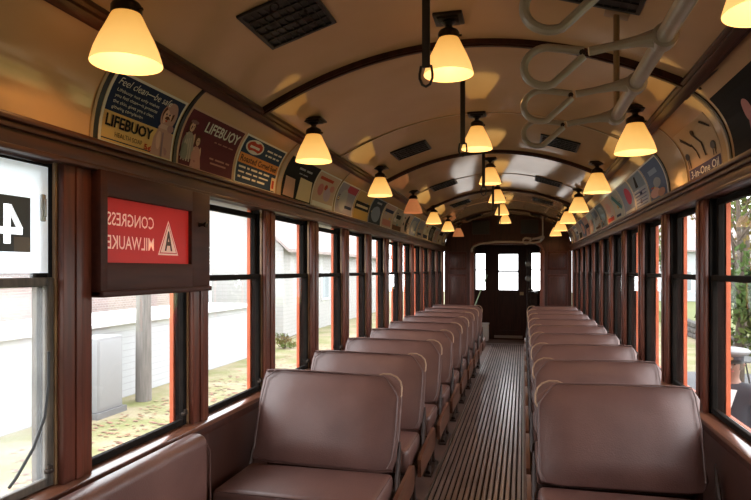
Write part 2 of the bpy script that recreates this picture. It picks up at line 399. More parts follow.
b.box(-0.365, -0.2, 0.0, 0.045, 0.0, 2.0, M['wood'], bev=0.004, seg=1); b.box(0.2, 0.365, 0, 0.045, 0.0, 2.0, M['wood'], bev=0.004, seg=1)
b.box(-0.2, 0.2, 0, 0.045, 1.84, 2.01, M['wood']); b.box(-0.2, 0.2, 0, 0.045, 0.95, 1.07, M['wood']); b.box(-0.2, 0.2, 0, 0.045, 0.0, 0.2, M['wood'])
b.box(-0.2, 0.2, 0.015, 0.03, 0.2, 0.95, M['wood']); b.box(-0.2, 0.2, 0.0, 0.03, 1.455, 1.49, M['sash'])
b.build('door_leaf', None, d)
b = MB(); b.box(-0.2, 0.2, 0.02, 0.024, 1.07, 1.84, M['glass']); b.build('pane', None, d)
b = MB(); b.tube([(0.26, -0.01, 1.0), (0.26, -0.05, 1.0), (0.31, -0.05, 1.0)], 0.008, M['brass'], 8); b.box(0.24, 0.32, -0.012, 0, 0.96, 1.03, M['brass']); b.build('door_handle', None, d)
b = MB(); b.box(-0.3, 0.3, -0.008, 0, 0.03, 0.09, M['steel']); b.build('kick_plate', None, d)
b = MB(); b.box(-1.37, 1.37, YA-0.06, YA, 0, 2.6, M['wood']); struct(b.build('wall_rear'))

# ------------------------------------------------------------------ seats
def make_seat(s):
    """double walkover seat, s=-1 on the sign side, +1 on the other; local x=0 at aisle end, extends outward by s"""
    r = empty('bench_seat')
    W = 0.79 if s < 0 else 0.75
    def X(a, c): return (min(s*a, s*c), max(s*a, s*c))
    # backrest: rounded slab leaning away, top at local y=0
    bm = bmesh.new(); bmesh.ops.create_cube(bm, size=1)
    bmesh.ops.subdivide_edges(bm, edges=bm.edges[:], cuts=7, use_grid_fill=True)
    H = 0.493
    for v in bm.verts:
        x, y, z = v.co
        # superellipse rounding in the x-z outline
        a, c = x*2, z*2
        m = max(abs(a), abs(c))
        if m > 1e-6:
            n_ = 16.0; q = (abs(a)**n_+abs(c)**n_)**(1/n_); kf = m/q; a *= kf; c *= kf
        edge = max(abs(a), abs(c))
        th = 0.085*(1-0.62*max(0, (edge-0.72)/0.28)**2.2) 
        puff = 0.012*(1-a*a)*(1-c*c)
        Yv = (1 if y > 0 else -1)*(abs(y)*2)*(th/2+puff)
        hh = (c+1)/2*H
        v.co = Vector((a*W/2+W/2, Yv, hh-(0.012*(1-(a+1)/2))))
        sl_ = (v.co.x)+(H-v.co.z)-0.085
        if sl_ < 0: v.co.x -= sl_/2; v.co.z += sl_/2
        v.co.x *= s
    bmesh.ops.bevel(bm, geom=[e for e in bm.edges if len(e.link_faces) == 2 and e.calc_face_angle() > 1.0], offset=0.010, segments=3, affect='EDGES', profile=0.5)
    rot = Matrix.Translation((0, -0.195, 0.468)) @ Matrix.Rotation(-math.radians(22.5), 4, 'X')
    bmesh.ops.transform(bm, matrix=rot, verts=bm.verts)
    mb = MB(); mb.merge(bm, mb.mi(M['leather'])); bk = mb.build('backrest', None, r)
    p = MB()
    def bp(x, y, z): return rot @ Vector((s*x, y, z))
    loop = [(0.035, 0.0), (0.012, 0.05), (0.004, 0.2), (0.006, 0.37), (0.02, 0.395), (0.075, H-0.026), (0.10, H-0.014), (0.3, H-0.006), (0.6, H-0.002), (0.72, H-0.006), (W-0.017, H-0.05), (W-0.005, 0.3), (W-0.01, 0.05)]
    p.tube([bp(x, -0.036, z) for x, z in loop], 0.004, M['piping'], 6); p.build('piping', None, bk)
    p = MB()
    hl = [(0.125, 0.486), (0.10, 0.496), (0.06, 0.496), (0.025, 0.482), (0.002, 0.458), (-0.008, 0.425), (-0.008, 0.385), (0.002, 0.36)]
    p.tube([bp(x, -0.012, z) for x, z in hl], 0.0050, M['dullbrass'], 8); p.build('grab_handle', None, bk)
    # cushion
    mb = MB(); mb.box(*X(0.0, 0.80), -0.64, -0.205, 0.315, 0.458, M['leather'], bev=0.032, seg=4); cu = mb.build('cushion', None, r)
    mb = MB(); mb.tube([(s*0.012, -0.23, 0.448), (s*0.012, -0.61, 0.448), (s*0.03, -0.632, 0.448), (s*0.77, -0.632, 0.448)], 0.004, M['piping'], 6); mb.build('piping', None, cu)
    # wooden aisle end panel
    mb = MB()
    pr = [(-0.50, 0.262), (-0.50, 0.365), (-0.47, 0.382), (0.05, 0.42), (0.095, 0.405), (0.10, 0.30), (0.06, 0.27)]
    for xx in (-0.052, -0.030):
        mb.bm.faces.new([mb.bm.verts.new((s*xx, a, z)) for a, z in pr])
    mb.bm.verts.ensure_lookup_table(); n = len(pr)
    for k in range(n): mb.bm.faces.new((mb.bm.verts[k], mb.bm.verts[(k+1) % n], mb.bm.verts[n+(k+1) % n], mb.bm.verts[n+k]))
    mb.mats = [M['plank']]; mb.build('end_panel', None, r)
    # frame: under-seat box, side irons, pivot arms
    mb = MB(); mb.box(*X(-0.02, 0.80), -0.60, -0.12, 0.255, 0.315, M['iron'], bev=0.008); mb.box(*X(0.02, 0.78), -0.5, -0.22, 0.17, 0.26, M['iron'], bev=0.01)
    mb.build('seat_frame', None, r)
    for xx in (-0.018, 0.795):
        mb = MB(); mb.tube([(s*xx, -0.36, 0.27), (s*xx, -0.28, 0.33), (s*xx, -0.22, 0.42), (s*xx, -0.18, 0.50), (s*xx, -0.155, 0.56), (s*xx, -0.14, 0.60)], [0.026, 0.024, 0.028, 0.024, 0.016, 0.008], M['iron'], 10, flat=0.5)
        mb.lathe([(0.001, -0.012), (0.03, -0.012), (0.03, 0.012), (0.001, 0.012)], (s*xx, -0.36, 0.27), M['iron'], 14, axis='x')
        mb.build('pivot_arm', None, r)
    # pedestals
    for xx in (0.03, 0.70):
        mb = MB(); 
        mb.tube([(s*xx, -0.40, 0.26), (s*xx, -0.42, 0.16), (s*xx, -0.46, 0.05), (s*xx, -0.53, 0.022)], [0.024, 0.018, 0.018, 0.02], M['iron'], 8)
        mb.tube([(s*xx, -0.36, 0.26), (s*xx, -0.34, 0.16), (s*xx, -0.30, 0.05), (s*xx, -0.23, 0.022)], [0.024, 0.018, 0.018, 0.02], M['iron'], 8)
        mb.box(*X(xx-0.03, xx+0.03), -0.56, -0.20, 0.0, 0.016, M['iron'], bev=0.004)
        mb.build('leg', None, r)
    return r
ORD = ['first', 'second', 'third', 'fourth', 'fifth', 'sixth', 'seventh', 'eighth', 'ninth', 'tenth', 'eleventh', 'twelfth', 'thirteenth', 'fourteenth', 'fifteenth']
sidename = {-1: 'on the red sign side', 1: 'on the oil card side'}
for s in (-1, 1):
    pro = make_seat(s)
    for k in range(9):
        o = pro if k == 0 else copy_tree(pro)
        o.location = (-0.335 if s < 0 else 0.377, 3.22+P*k, 0)
        if k == 0: l = 'big maroon double seat %s, in front of its whole row' % sidename[s]
        elif k == 8: l = 'maroon double seat %s, last of its row before the bulkhead' % sidename[s]
        else: l = 'maroon double seat %s, %s one counted down the aisle' % (sidename[s], ORD[k])
        tag(o, l, 'seat', 'double seats in two rows along the aisle')
# long bench along the wall
r = empty('side_bench', (-1.105, 0.75, 0), 0, 'maroon bench along the wall under the red sign, its rounded backrest end showing', 'bench')
mb = MB(); mb.box(0.0, 0.10, -1.2, 1.60, 0.44, 0.80, M['leather'], bev=0.045, seg=5); bk = mb.build('backrest', None, r)
mb = MB(); mb.tube([(0.092, -1.15, 0.765), (0.092, 1.57, 0.765), (0.092, 1.608, 0.72), (0.092, 1.612, 0.5)], 0.004, M['piping'], 6); mb.build('piping', None, bk)
mb = MB(); mb.box(0.0, 0.46, -1.2, 1.55, 0.31, 0.45, M['leather'], bev=0.035, seg=4); mb.build('cushion', None, r)
mb = MB(); mb.box(0.02, 0.42, -1.2, 1.5, 0.0, 0.31, M['wainscot'], bev=0.006); mb.build('base', None, r)

# ------------------------------------------------------------------ ceiling lamps
def make_lamp(lit=True):
    r = empty('ceiling_lamp')
    mb = MB(); mb.box(-0.062, 0.062, -0.062, 0.062, -0.010, 0.004, M['bronze'], bev=0.004); mb.box(-0.045, 0.045, -0.045, 0.045, -0.018, -0.008, M['bronze'], bev=0.004)
    mb.build('base_plate', None, r)
    mb = MB(); mb.lathe([(0.002, -0.012), (0.028, -0.014), (0.030, -0.022), (0.015, -0.032), (0.015, -0.040), (0.026, -0.048), (0.040, -0.056), (0.046, -0.066), (0.046, -0.088), (0.040, -0.090), (0.002, -0.080)], m=M['bronze'], seg=24)
    mb.tube([(0.04, 0, -0.078), (0.056, 0, -0.078)], 0.005, M['bronze'], 6); mb.tube([(-0.02, 0.035, -0.078), (-0.03, 0.048, -0.078)], 0.005, M['bronze'], 6)
    mb.build('socket', None, r)
    Z = -0.084
    o_ = [(0.040, 0), (0.047, -0.012), (0.060, -0.040), (0.079, -0.078), (0.094, -0.114), (0.103, -0.144), (0.106, -0.155)]
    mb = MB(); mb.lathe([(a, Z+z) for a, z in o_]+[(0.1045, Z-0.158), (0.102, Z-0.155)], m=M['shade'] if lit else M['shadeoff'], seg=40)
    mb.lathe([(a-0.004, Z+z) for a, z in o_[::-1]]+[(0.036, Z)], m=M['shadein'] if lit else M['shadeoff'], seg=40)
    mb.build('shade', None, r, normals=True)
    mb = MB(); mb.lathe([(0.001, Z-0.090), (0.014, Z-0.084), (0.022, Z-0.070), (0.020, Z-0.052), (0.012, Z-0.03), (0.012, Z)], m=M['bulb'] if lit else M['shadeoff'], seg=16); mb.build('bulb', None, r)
    if lit:
        l = bpy.data.lights.new('lamp_light', 'POINT'); l.energy = LAMP_W; l.color = (1.0, 0.52, 0.20); l.shadow_soft_size = 0.02
        lo = bpy.data.objects.new('lamp_light', l); C.objects.link(lo); lo.parent = r; lo.location = (0, 0, Z-0.125)
    return r
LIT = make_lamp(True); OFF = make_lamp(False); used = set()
def place_lamp(x, y, lit, lab, grp):
    src = LIT if lit else OFF
    o = src if src.name not in used else copy_tree(src)
    used.add(src.name); o.location = (x, y, ceil_z(x)-0.004)
    tag(o, lab, 'ceiling lamp', grp)
LYs = [1.60, 3.29, 4.95, 6.53, 8.1, 9.7, 11.3]; RYs = [1.62, 3.42, 5.1, 6.75, 8.35, 9.95, 11.4]; CYs = [2.55, 4.17, 5.87, 7.5, 9.2, 10.9]
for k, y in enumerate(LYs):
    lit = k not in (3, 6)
    lab = ('glowing cone lamp over the soap cards, %s along the red sign side' % ORD[k]) if lit else ('unlit peach cone lamp with added glow, %s along the red sign side' % ('fourth' if k == 3 else 'last'))
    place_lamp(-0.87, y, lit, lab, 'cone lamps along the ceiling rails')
for k, y in enumerate(RYs): place_lamp(0.885, y, True, 'glowing cone lamp along the oil card side, %s down the car' % ORD[k], 'cone lamps along the ceiling rails')
for k, y in enumerate(CYs): place_lamp(0.0, y, True, 'glowing cone lamp in the middle of the ceiling, %s down the aisle' % ORD[k], 'cone lamps down the middle')

# ------------------------------------------------------------------ hanging straps
for k, y in enumerate([1.94, 3.17, 4.88, 6.45, 8.1]):
    r = empty('hanging_strap', (0, y, 0), 0, 'black ceiling strap with a ring, %s one down the aisle middle' % ORD[k], 'strap', 'straps down the middle of the ceiling')
    mb = MB(); mb.box(-0.013, 0.013, -0.005, 0.005, 2.16, 2.574, M['strap'], bev=0.002); mb.build('strap', None, r)
    mb = MB(); mb.box(-0.02, 0.02, -0.014, 0.014, 2.556, 2.575, M['black'], bev=0.003); mb.build('ceiling_bracket', None, r)
    mb = MB(); mb.tube([(0.021*sx, 0, sz) for sx, sz in ((-0.8, 2.165), (-1, 2.14), (-1, 2.125), (-0.6, 2.105), (0, 2.098), (0.6, 2.105), (1, 2.125), (1, 2.14), (0.8, 2.165), (0, 2.168))], 0.0045, M['black'], 8, closed=True); mb.build('ring', None, r)

# ------------------------------------------------------------------ ceiling vents
def make_vent():
    r = empty('ceiling_vent')
    mb = MB(); mb.box(-0.155, 0.155, -0.16, 0.16, -0.002, 0.002, M['black']); 
    mb.build('backing', None, r)
    mb = MB()
    for a in (-1, 1):
        mb.box(min(a*.14, a*.158), max(a*.14, a*.158), -0.165, 0.165, -0.010, 0.002, M['black'], bev=0.002, seg=1)
        mb.box(-0.158, 0.158, min(a*.147, a*.165), max(a*.147, a*.165), -0.010, 0.002, M['black'], bev=0.002, seg=1)
    mb.build('frame', None, r)
    mb = MB()
    for k in range(1, 9): mb.box(-0.14+0.28*k/9-0.003, -0.14+0.28*k/9+0.003, -0.15, 0.15, -0.006, 0.0, M['black'])
    for k in range(1, 5): mb.box(-0.14, 0.14, -0.15+0.3*k/5-0.004, -0.15+0.3*k/5+0.004, -0.008, 0.0, M['black'])
    mb.build('grille', None, r)
    mb = MB(); mb.tube([(0.018*math.cos(a), -0.155, -0.024+0.016*math.sin(a)) for a in [2*PI*q/12 for q in range(12)]], 0.003, M['black'], 6, closed=True); mb.build('pull_ring', None, r)
    return r
V = None
for s in (-1, 1):
    for k, y in enumerate([2.19, 4.83, 6.9, 8.85, 11.2]):
        if V is None: V = make_vent(); o = V
        else: o = copy_tree(V)
        x = s*0.58; o.location = (x, y, ceil_z(x)-0.006); o.rotation_euler = (0, math.atan(0.53*x), 0); o.scale = (0.94, 1, 1)
        tag(o, ('black grille vent in the ceiling above the %s seats, %s down the car' % ('red sign side' if s < 0 else 'oil card side', ORD[k])), 'vent', 'black ceiling vents')

# ------------------------------------------------------------------ grab rails with loops
def grab_loop(pipe, yy, px=0.645, pz=2.075):
    mb = MB()
    J = (px-0.176, pz-0.02)
    # teardrop in the XZ plane
    pts = []
    cx, cz = px-0.281, pz-0.050
    for q in range(0, 17):
        a = math.radians(72+216*q/16)
        pts.append((cx+0.055*math.cos(a), yy, cz+0.049*math.sin(a)))
    pts = [(J[0]-0.012, yy+0.004, J[1]+0.004)]+pts+[(J[0]-0.012, yy-0.004, J[1]-0.012)]
    mb.tube(pts, 0.0105, M['enamel'], 10)
    lp = mb.build('grab_loop', None, pipe)
    mb = MB(); mb.tube([(px-0.02, yy, pz), (px-0.06, yy, pz-0.004), (px-0.12, yy, pz-0.012), (J[0], yy, J[1])], [0.024, 0.015, 0.011, 0.012], M['enamel'], 10)
    mb.lathe([(0.0225, -0.022), (0.031, -0.020), (0.033, 0), (0.031, 0.020), (0.0225, 0.022)], (px, yy, pz), M['enamel'], 20, axis='y'); mb.build('collar', None, lp)
    mb = MB(); mb.tube([(J[0]-0.016, yy-0.012, J[1]-0.004), (J[0]-0.016, yy+0.012, J[1]-0.004)], 0.008, M['bronze'], 8); mb.build('pin', None, lp)
r = empty('grab_rail', (0, 0, 0), 0, 'white enamelled ceiling pipe with four hanging grab loops, close to the camera', 'grab rail', 'grab rails')
mb = MB(); mb.tube([(0.645, -0.6, 2.075), (0.645, 2.42, 2.075)], 0.0215, M['enamel'], 18); mb.build('pipe', None, r)
for yy in (0.86, 1.24, 1.61, 1.99, 2.39): grab_loop(r, yy)
mb = MB(); mb.tube([(0.645, 2.385, 2.06), (0.645, 2.385, 2.45)], 0.011, M['tanmetal'], 10); mb.box(0.60, 0.69, 2.355, 2.415, 2.448, 2.462, M['tanmetal'], bev=0.003, rot=Matrix.Translation((0.645, 0, 2.45)) @ Matrix.Rotation(math.radians(18.9), 4, 'Y') @ Matrix.Translation((-0.645, 0, -2.45))); mb.build('hanger_post', None, r)
mb = MB(); mb.tube([(0.645, 1.70, 2.075), (0.70, 1.70, 2.2), (0.745, 1.70, 2.41)], 0.010, M['tanmetal'], 8); mb.box(0.69, 0.80, 1.66, 1.74, 2.408, 2.424, M['tanmetal'], bev=0.003, rot=Matrix.Translation((0.745, 0, 2.42)) @ Matrix.Rotation(math.radians(21.5), 4, 'Y') @ Matrix.Translation((-0.745, 0, -2.42)))
mb.build('bracket', None, r)
mb = MB(); mb.box(0.672, 0.690, 1.2, 2.42, 2.105, 2.112, M['tanmetal'], bev=0.002); mb.tube([(0.681, 2.385, 2.1085), (0.645, 2.385, 2.1085)], 0.006, M['tanmetal'], 8); mb.tube([(0.681, 1.7, 2.1085), (0.66, 1.7, 2.1085)], 0.006, M['tanmetal'], 8); mb.build('brace', None, r)
r = empty('grab_rail', (0, 0, 0), 0, 'white enamelled pipe with grab loops bending across the bulkhead opening', 'grab rail', 'grab rails')
pts = [(0.645, 10.9, 2.075), (0.645, 11.45, 2.06), (0.62, 11.58, 2.03), (0.50, 11.65, 2.01), (0.2, 11.66, 2.03), (-0.2, 11.66, 2.04), (-0.5, 11.66, 2.0), (-0.62, 11.68, 1.95), (-0.66, 11.74, 1.90), (-0.665, 11.82, 1.86)]
mb = MB(); mb.tube(pts, 0.02, M['enamel'], 12); mb.build('pipe', None, r)
for yy in (10.95, 11.3): grab_loop(r, yy)
mb = MB(); mb.tube([(0.645, 10.93, 2.06), (0.645, 10.93, 2.46)], 0.012, M['enamel'], 10); mb.box(0.61, 0.68, 10.9, 10.96, 2.448, 2.462, M['enamel']); mb.build('hanger_post', None, r)
# cable along the rail
mb = MB(); mb.tube([(1.075, 0.6, 2.285), (1.06, 1.2, 2.27), (1.072, 1.9, 2.285), (1.05, 2.5, 2.285), (1.03, 2.84, 2.283), (1.05, 3.2, 2.293), (1.06, 4.6, 2.285), (1.06, 7, 2.29), (1.06, 11.8, 2.29)], 0.0055, M['bronze'], 8)
for y in (1.5, 2.2, 2.83, 4.2): mb.box(1.04, 1.075, y-0.012, y+0.012, 2.275, 2.297, M['bronze'], bev=0.003)
tag(mb.build('cable'), 'dark thin cable clipped along the ceiling rail on the oil card side', 'cable')

# ------------------------------------------------------------------ advertising cards
DARK = (0.012, 0.014, 0.03); NAVY = (0.016, 0.024, 0.060); CREAM = (0.62, 0.46, 0.27); MAROON = (0.11, 0.022, 0.028); RED = (0.42, 0.05, 0.025); PINK = (0.55, 0.30, 0.24)
WHITE = (0.62, 0.58, 0.50); ORG = (0.62, 0.24, 0.06); GOLD = (0.55, 0.33, 0.09); BLK = (0.010, 0.009, 0.011); GREY = (0.30, 0.30, 0.31); BLUE = (0.10, 0.16, 0.30); TEAL = (0.08, 0.20, 0.20); SKIN = (0.55, 0.33, 0.22); BROWN = (0.10, 0.035, 0.018)
S0 = 0.012
READ = {'Feel clean\u2014be safe', 'Lifebuoy not only makes', 'you feel clean\u2014it protects', 'the skin, gives you a clear,', 'glowing complexion', 'LIFEBUOY', 'HEALTH SOAP', '5\u00a2', 'Roasted', 'Corned Beef', '3-in-One Oil'}
def clutter(seed):
    q = random.Random(seed); out = []
    pal = [NAVY, CREAM, RED, GREY, BLK, WHITE, PINK, TEAL, GOLD, BROWN]
    for k in range(q.randint(3, 5)):
        u, v = q.uniform(0.06, 0.7), q.uniform(0.08, 0.8)
        if q.random() < 0.45: out.append(('e', u+0.1, v, q.uniform(0.03, 0.1), q.uniform(0.04, 0.12), q.choice(pal)))
        else: out.append(('r', u, v, u+q.uniform(0.1, 0.25), v+q.uniform(0.03, 0.12), q.choice(pal)))
    u0 = q.choice([0.08, 0.5]); c = q.choice([NAVY, BLK, WHITE, BROWN])
    for k in range(4): out.append(('r', u0, 0.1+0.055*k+0.3*(seed % 2), u0+q.uniform(0.26, 0.4), 0.122+0.055*k+0.3*(seed % 2), c))
    return out
def card(side, y0, y1, hgt, base, items, label, border=WHITE, v0=0.0):
    mb = MB(); wd = y1-y0; L = [0]
    def mp(u, v, h): # u,v in 0..1
        p = cove(S0+v0+v*hgt, h); y = y0+u*wd if side < 0 else y1-u*wd
        return Vector((side*p.x, y, p.y))
    def rect(u0, v0_, u1, v1, col, h):
        n = max(1, int((v1-v0_)*10)+1); i = mb.mi(flat(col)); 
        for q in range(n):
            a = v0_+(v1-v0_)*q/n; c = v0_+(v1-v0_)*(q+1)/n
            f = mb.bm.faces.new([mb.bm.verts.new(mp(*t, h)) for t in ((u0, a), (u1, a), (u1, c), (u0, c))]); f.material_index = i
    # sheet edges for thickness
    rect(0, 0, 1, 1, border, 0.0018)
    i = mb.mi(flat(border))
    N = 10
    for (ua, ub) in ((0, 0), (1, 1)):
        for q in range(N):
            f = mb.bm.faces.new([mb.bm.verts.new(mp(ua, v, h)) for v, h in ((q/N, 0.0002), ((q+1)/N, 0.0002), ((q+1)/N, 0.0018), (q/N, 0.0018))]); f.material_index = i
    bw = 0.012/wd; bh = 0.010/hgt
    rect(bw, bh, 1-bw, 1-bh, base, 0.0024)
    h = 0.0030
    for it in items:
        k = it[0]; h += 0.00025
        if k == 'r': rect(*it[1:5], it[5], h)
        elif k == 'e':
            _, u, v, a, c, col = it; i = mb.mi(flat(col)); n = 22
            cv = mb.bm.verts.new(mp(u, v, h)); rg = [mb.bm.verts.new(mp(u+a*math.cos(2*PI*q/n), min(1, max(0, v+c*math.sin(2*PI*q/n))), h)) for q in range(n)]
            for q in range(n): f = mb.bm.faces.new((cv, rg[q], rg[(q+1) % n])); f.material_index = i
        elif k == 'p':
            i = mb.mi(flat(it[2])); f = mb.bm.faces.new([mb.bm.verts.new(mp(u, v, h)) for u, v in it[1]]); f.material_index = i
        elif k == 't' and it[1] not in READ:      # print too small to read in the photograph: word-shaped strokes
            _, sx, u, v, tw, thh, col = it[:7]; tot = len(sx); pos = 0
            for wd_ in sx.split(' '):
                rect(u+tw*pos/tot, v+thh*0.12, u+tw*(pos+len(wd_)-0.15)/tot, v+thh*0.72, col, h); pos += len(wd_)+1
        elif k == 't':
            _, s, u, v, tw, thh, col = it[:7]; bold = it[7] if len(it) > 7 else 0.0; sl = it[8] if len(it) > 8 else 0.0
            vs, fs = text_mesh(s, bold); i = mb.mi(flat(col)); vv = [mb.bm.verts.new(mp(u+tw*(x+sl*y), v+thh*y, h)) for x, y in vs]
            for f in fs:
                try: ff = mb.bm.faces.new([vv[q] for q in f]); ff.material_index = i
                except ValueError: pass
    return tag(mb.build('advertising_card', normals=False), label, 'advertising card', 'advertising cards in the ceiling cove')
def woman(u, v, k, skin=SKIN, hair=BROWN, dress=PINK):
    return [('e', u, v-0.30*k, 0.085*k, 0.24*k, dress), ('p', [(u-0.06*k, v-0.1*k), (u+0.06*k, v-0.1*k), (u+0.11*k, v-0.5*k), (u-0.10*k, v-0.5*k)], dress),
            ('e', u-0.005, v+0.045*k, 0.055*k, 0.12*k, hair), ('e', u, v+0.02*k, 0.035*k, 0.085*k, skin), ('e', u+0.07*k, v-0.2*k, 0.02*k, 0.13*k, skin), ('e', u-0.05*k, v-0.22*k, 0.018*k, 0.12*k, skin)]
CH = 0.275
card(-1, 1.872, 2.335, CH, NAVY,
     [('r', 0.025, 0.035, 0.975, 0.44, (0.62, 0.40, 0.15)), ('r', 0.025, 0.06, 0.7, 0.075, NAVY)] +
     [('p', [(0.66, 0.04), (0.97, 0.04), (0.97, 0.40), (0.90, 0.50), (0.74, 0.48), (0.69, 0.30)], (0.42, 0.24, 0.20)), ('e', 0.83, 0.68, 0.115, 0.22, (0.40, 0.23, 0.19)), ('e', 0.815, 0.70, 0.085, 0.16, BROWN), ('e', 0.81, 0.665, 0.062, 0.135, (0.58, 0.36, 0.27)),
      ('e', 0.785, 0.70, 0.012, 0.016, DARK), ('e', 0.83, 0.70, 0.012, 0.016, DARK), ('e', 0.808, 0.60, 0.018, 0.016, RED), ('p', [(0.75, 0.54), (0.87, 0.54), (0.90, 0.47), (0.72, 0.46)], (0.50, 0.32, 0.26)),
      ('e', 0.76, 0.28, 0.035, 0.14, (0.55, 0.34, 0.26)), ('e', 0.88, 0.22, 0.03, 0.15, (0.34, 0.18, 0.17)), ('p', [(0.80, 0.04), (0.83, 0.04), (0.82, 0.42), (0.80, 0.42)], (0.25, 0.16, 0.18)), ('e', 0.90, 0.50, 0.05, 0.06, (0.34, 0.18, 0.17))] +
     [('t', 'Feel clean\u2014be safe', 0.06, 0.82, 0.72, 0.11, WHITE, 0.0, 0.02), ('t', 'Lifebuoy not only makes', 0.08, 0.715, 0.56, 0.06, WHITE), ('t', 'you feel clean\u2014it protects', 0.08, 0.635, 0.56, 0.06, WHITE),
      ('t', 'the skin, gives you a clear,', 0.08, 0.555, 0.54, 0.06, WHITE), ('t', 'glowing complexion', 0.08, 0.475, 0.40, 0.06, WHITE),
      ('t', 'LIFEBUOY', 0.045, 0.235, 0.62, 0.17, BLK, 0.03), ('t', 'HEALTH SOAP', 0.17, 0.115, 0.36, 0.065, BLK), ('t', '5\u00a2', 0.56, 0.05, 0.10, 0.11, RED, 0.03)],
     'navy and cream soap card with a pink bonneted woman, beside the black cove strip', WHITE)
card(-1, 2.375, 2.905, CH, MAROON,
     woman(0.13, 0.66, 1.0, dress=(0.30, 0.24, 0.20))+[('p', [(0.04+0.04*k, 0.10), (0.06+0.04*k, 0.10), (0.09+0.025*k, 0.50), (0.08+0.025*k, 0.50)], (0.42, 0.34, 0.28)) for k in range(4)]+[('e', 0.13, 0.77, 0.06, 0.03, (0.20, 0.10, 0.09)), ('e', 0.115, 0.69, 0.007, 0.010, DARK), ('e', 0.14, 0.69, 0.007, 0.010, DARK)]+
     woman(0.27, 0.46, 0.85, dress=(0.45, 0.22, 0.18))+[('e', 0.26, 0.485, 0.006, 0.009, DARK), ('e', 0.28, 0.485, 0.006, 0.009, DARK), ('e', 0.30, 0.24, 0.02, 0.05, (0.5, 0.3, 0.24)), ('e', 0.25, 0.16, 0.02, 0.04, (0.3, 0.12, 0.1))] +
     [('e', 0.08, 0.25, 0.05, 0.14, (0.22, 0.20, 0.16)), ('t', 'LIFEBUOY', 0.30, 0.68, 0.62, 0.20, WHITE, 0.02), ('t', 'is the best soap', 0.52, 0.56, 0.36, 0.045, (0.35, 0.15, 0.12)),
      ('t', 'for health, for', 0.50, 0.26, 0.38, 0.05, (0.40, 0.19, 0.14)), ('t', 'cleanliness', 0.52, 0.18, 0.30, 0.05, (0.40, 0.19, 0.14))],
     'maroon soap card with two women on it, between two navy cards', (0.5, 0.32, 0.22))
card(-1, 2.92, 3.46, CH, (0.022, 0.04, 0.075),
     [('e', 0.27, 0.80, 0.20, 0.15, WHITE), ('e', 0.27, 0.80, 0.17, 0.12, RED), ('t', 'Sweet', 0.16, 0.76, 0.22, 0.08, WHITE, 0.02), ('t', 'Served hot, made', 0.55, 0.82, 0.38, 0.055, WHITE), ('t', 'at home for you', 0.55, 0.72, 0.36, 0.055, WHITE),
      ('r', 0.025, 0.42, 0.975, 0.62, ORG), ('t', 'Roasted', 0.06, 0.455, 0.36, 0.13, BROWN, 0.03), ('t', 'Corned Beef', 0.46, 0.455, 0.48, 0.13, BROWN, 0.03),
      ('t', 'Serve it plain for lunch', 0.06, 0.32, 0.74, 0.06, WHITE), ('t', 'with eggs and mustard', 0.06, 0.22, 0.72, 0.06, WHITE), ('t', 'or sliced for supper', 0.06, 0.12, 0.64, 0.06, WHITE), ('r', 0.86, 0.05, 0.96, 0.34, CREAM), ('r', 0.88, 0.10, 0.94, 0.28, RED)],
     'dark blue food card with a red oval and an orange lettered band', WHITE)
card(-1, 3.56, 4.10, CH, BLK, [('p', [(0.04, 0.06), (0.38, 0.04), (0.36, 0.50), (0.06, 0.52)], (0.50, 0.28, 0.20)), ('e', 0.2, 0.3, 0.09, 0.12, PINK), ('p', [(0.46, 0.05), (0.95, 0.05), (0.93, 0.58), (0.50, 0.60)], CREAM)] +
     [('r', 0.52, 0.15+0.09*k, 0.90-0.04*(k % 2), 0.18+0.09*k, GREY) for k in range(5)]+[('t', 'Fresh Daily', 0.35, 0.76, 0.45, 0.09, GREY), ('t', 'every morning', 0.4, 0.66, 0.3, 0.05, GREY)], 'black topped card with a pink leaflet and a cream letter on it', BLK)
card(-1, 4.11, 4.62, CH, (0.50, 0.34, 0.24), [('r', 0.05, 0.04, 0.95, 0.16, WHITE), ('t', 'Holiday', 0.12, 0.76, 0.6, 0.14, RED, 0.02), ('e', 0.3, 0.5, 0.12, 0.17, (0.45, 0.16, 0.14)), ('e', 0.62, 0.42, 0.16, 0.2, (0.42, 0.30, 0.34)), ('e', 0.5, 0.6, 0.07, 0.08, RED), ('e', 0.78, 0.62, 0.1, 0.1, (0.5, 0.2, 0.16))], 'pale pink card with red blossom shapes, just past the black topped card', WHITE)
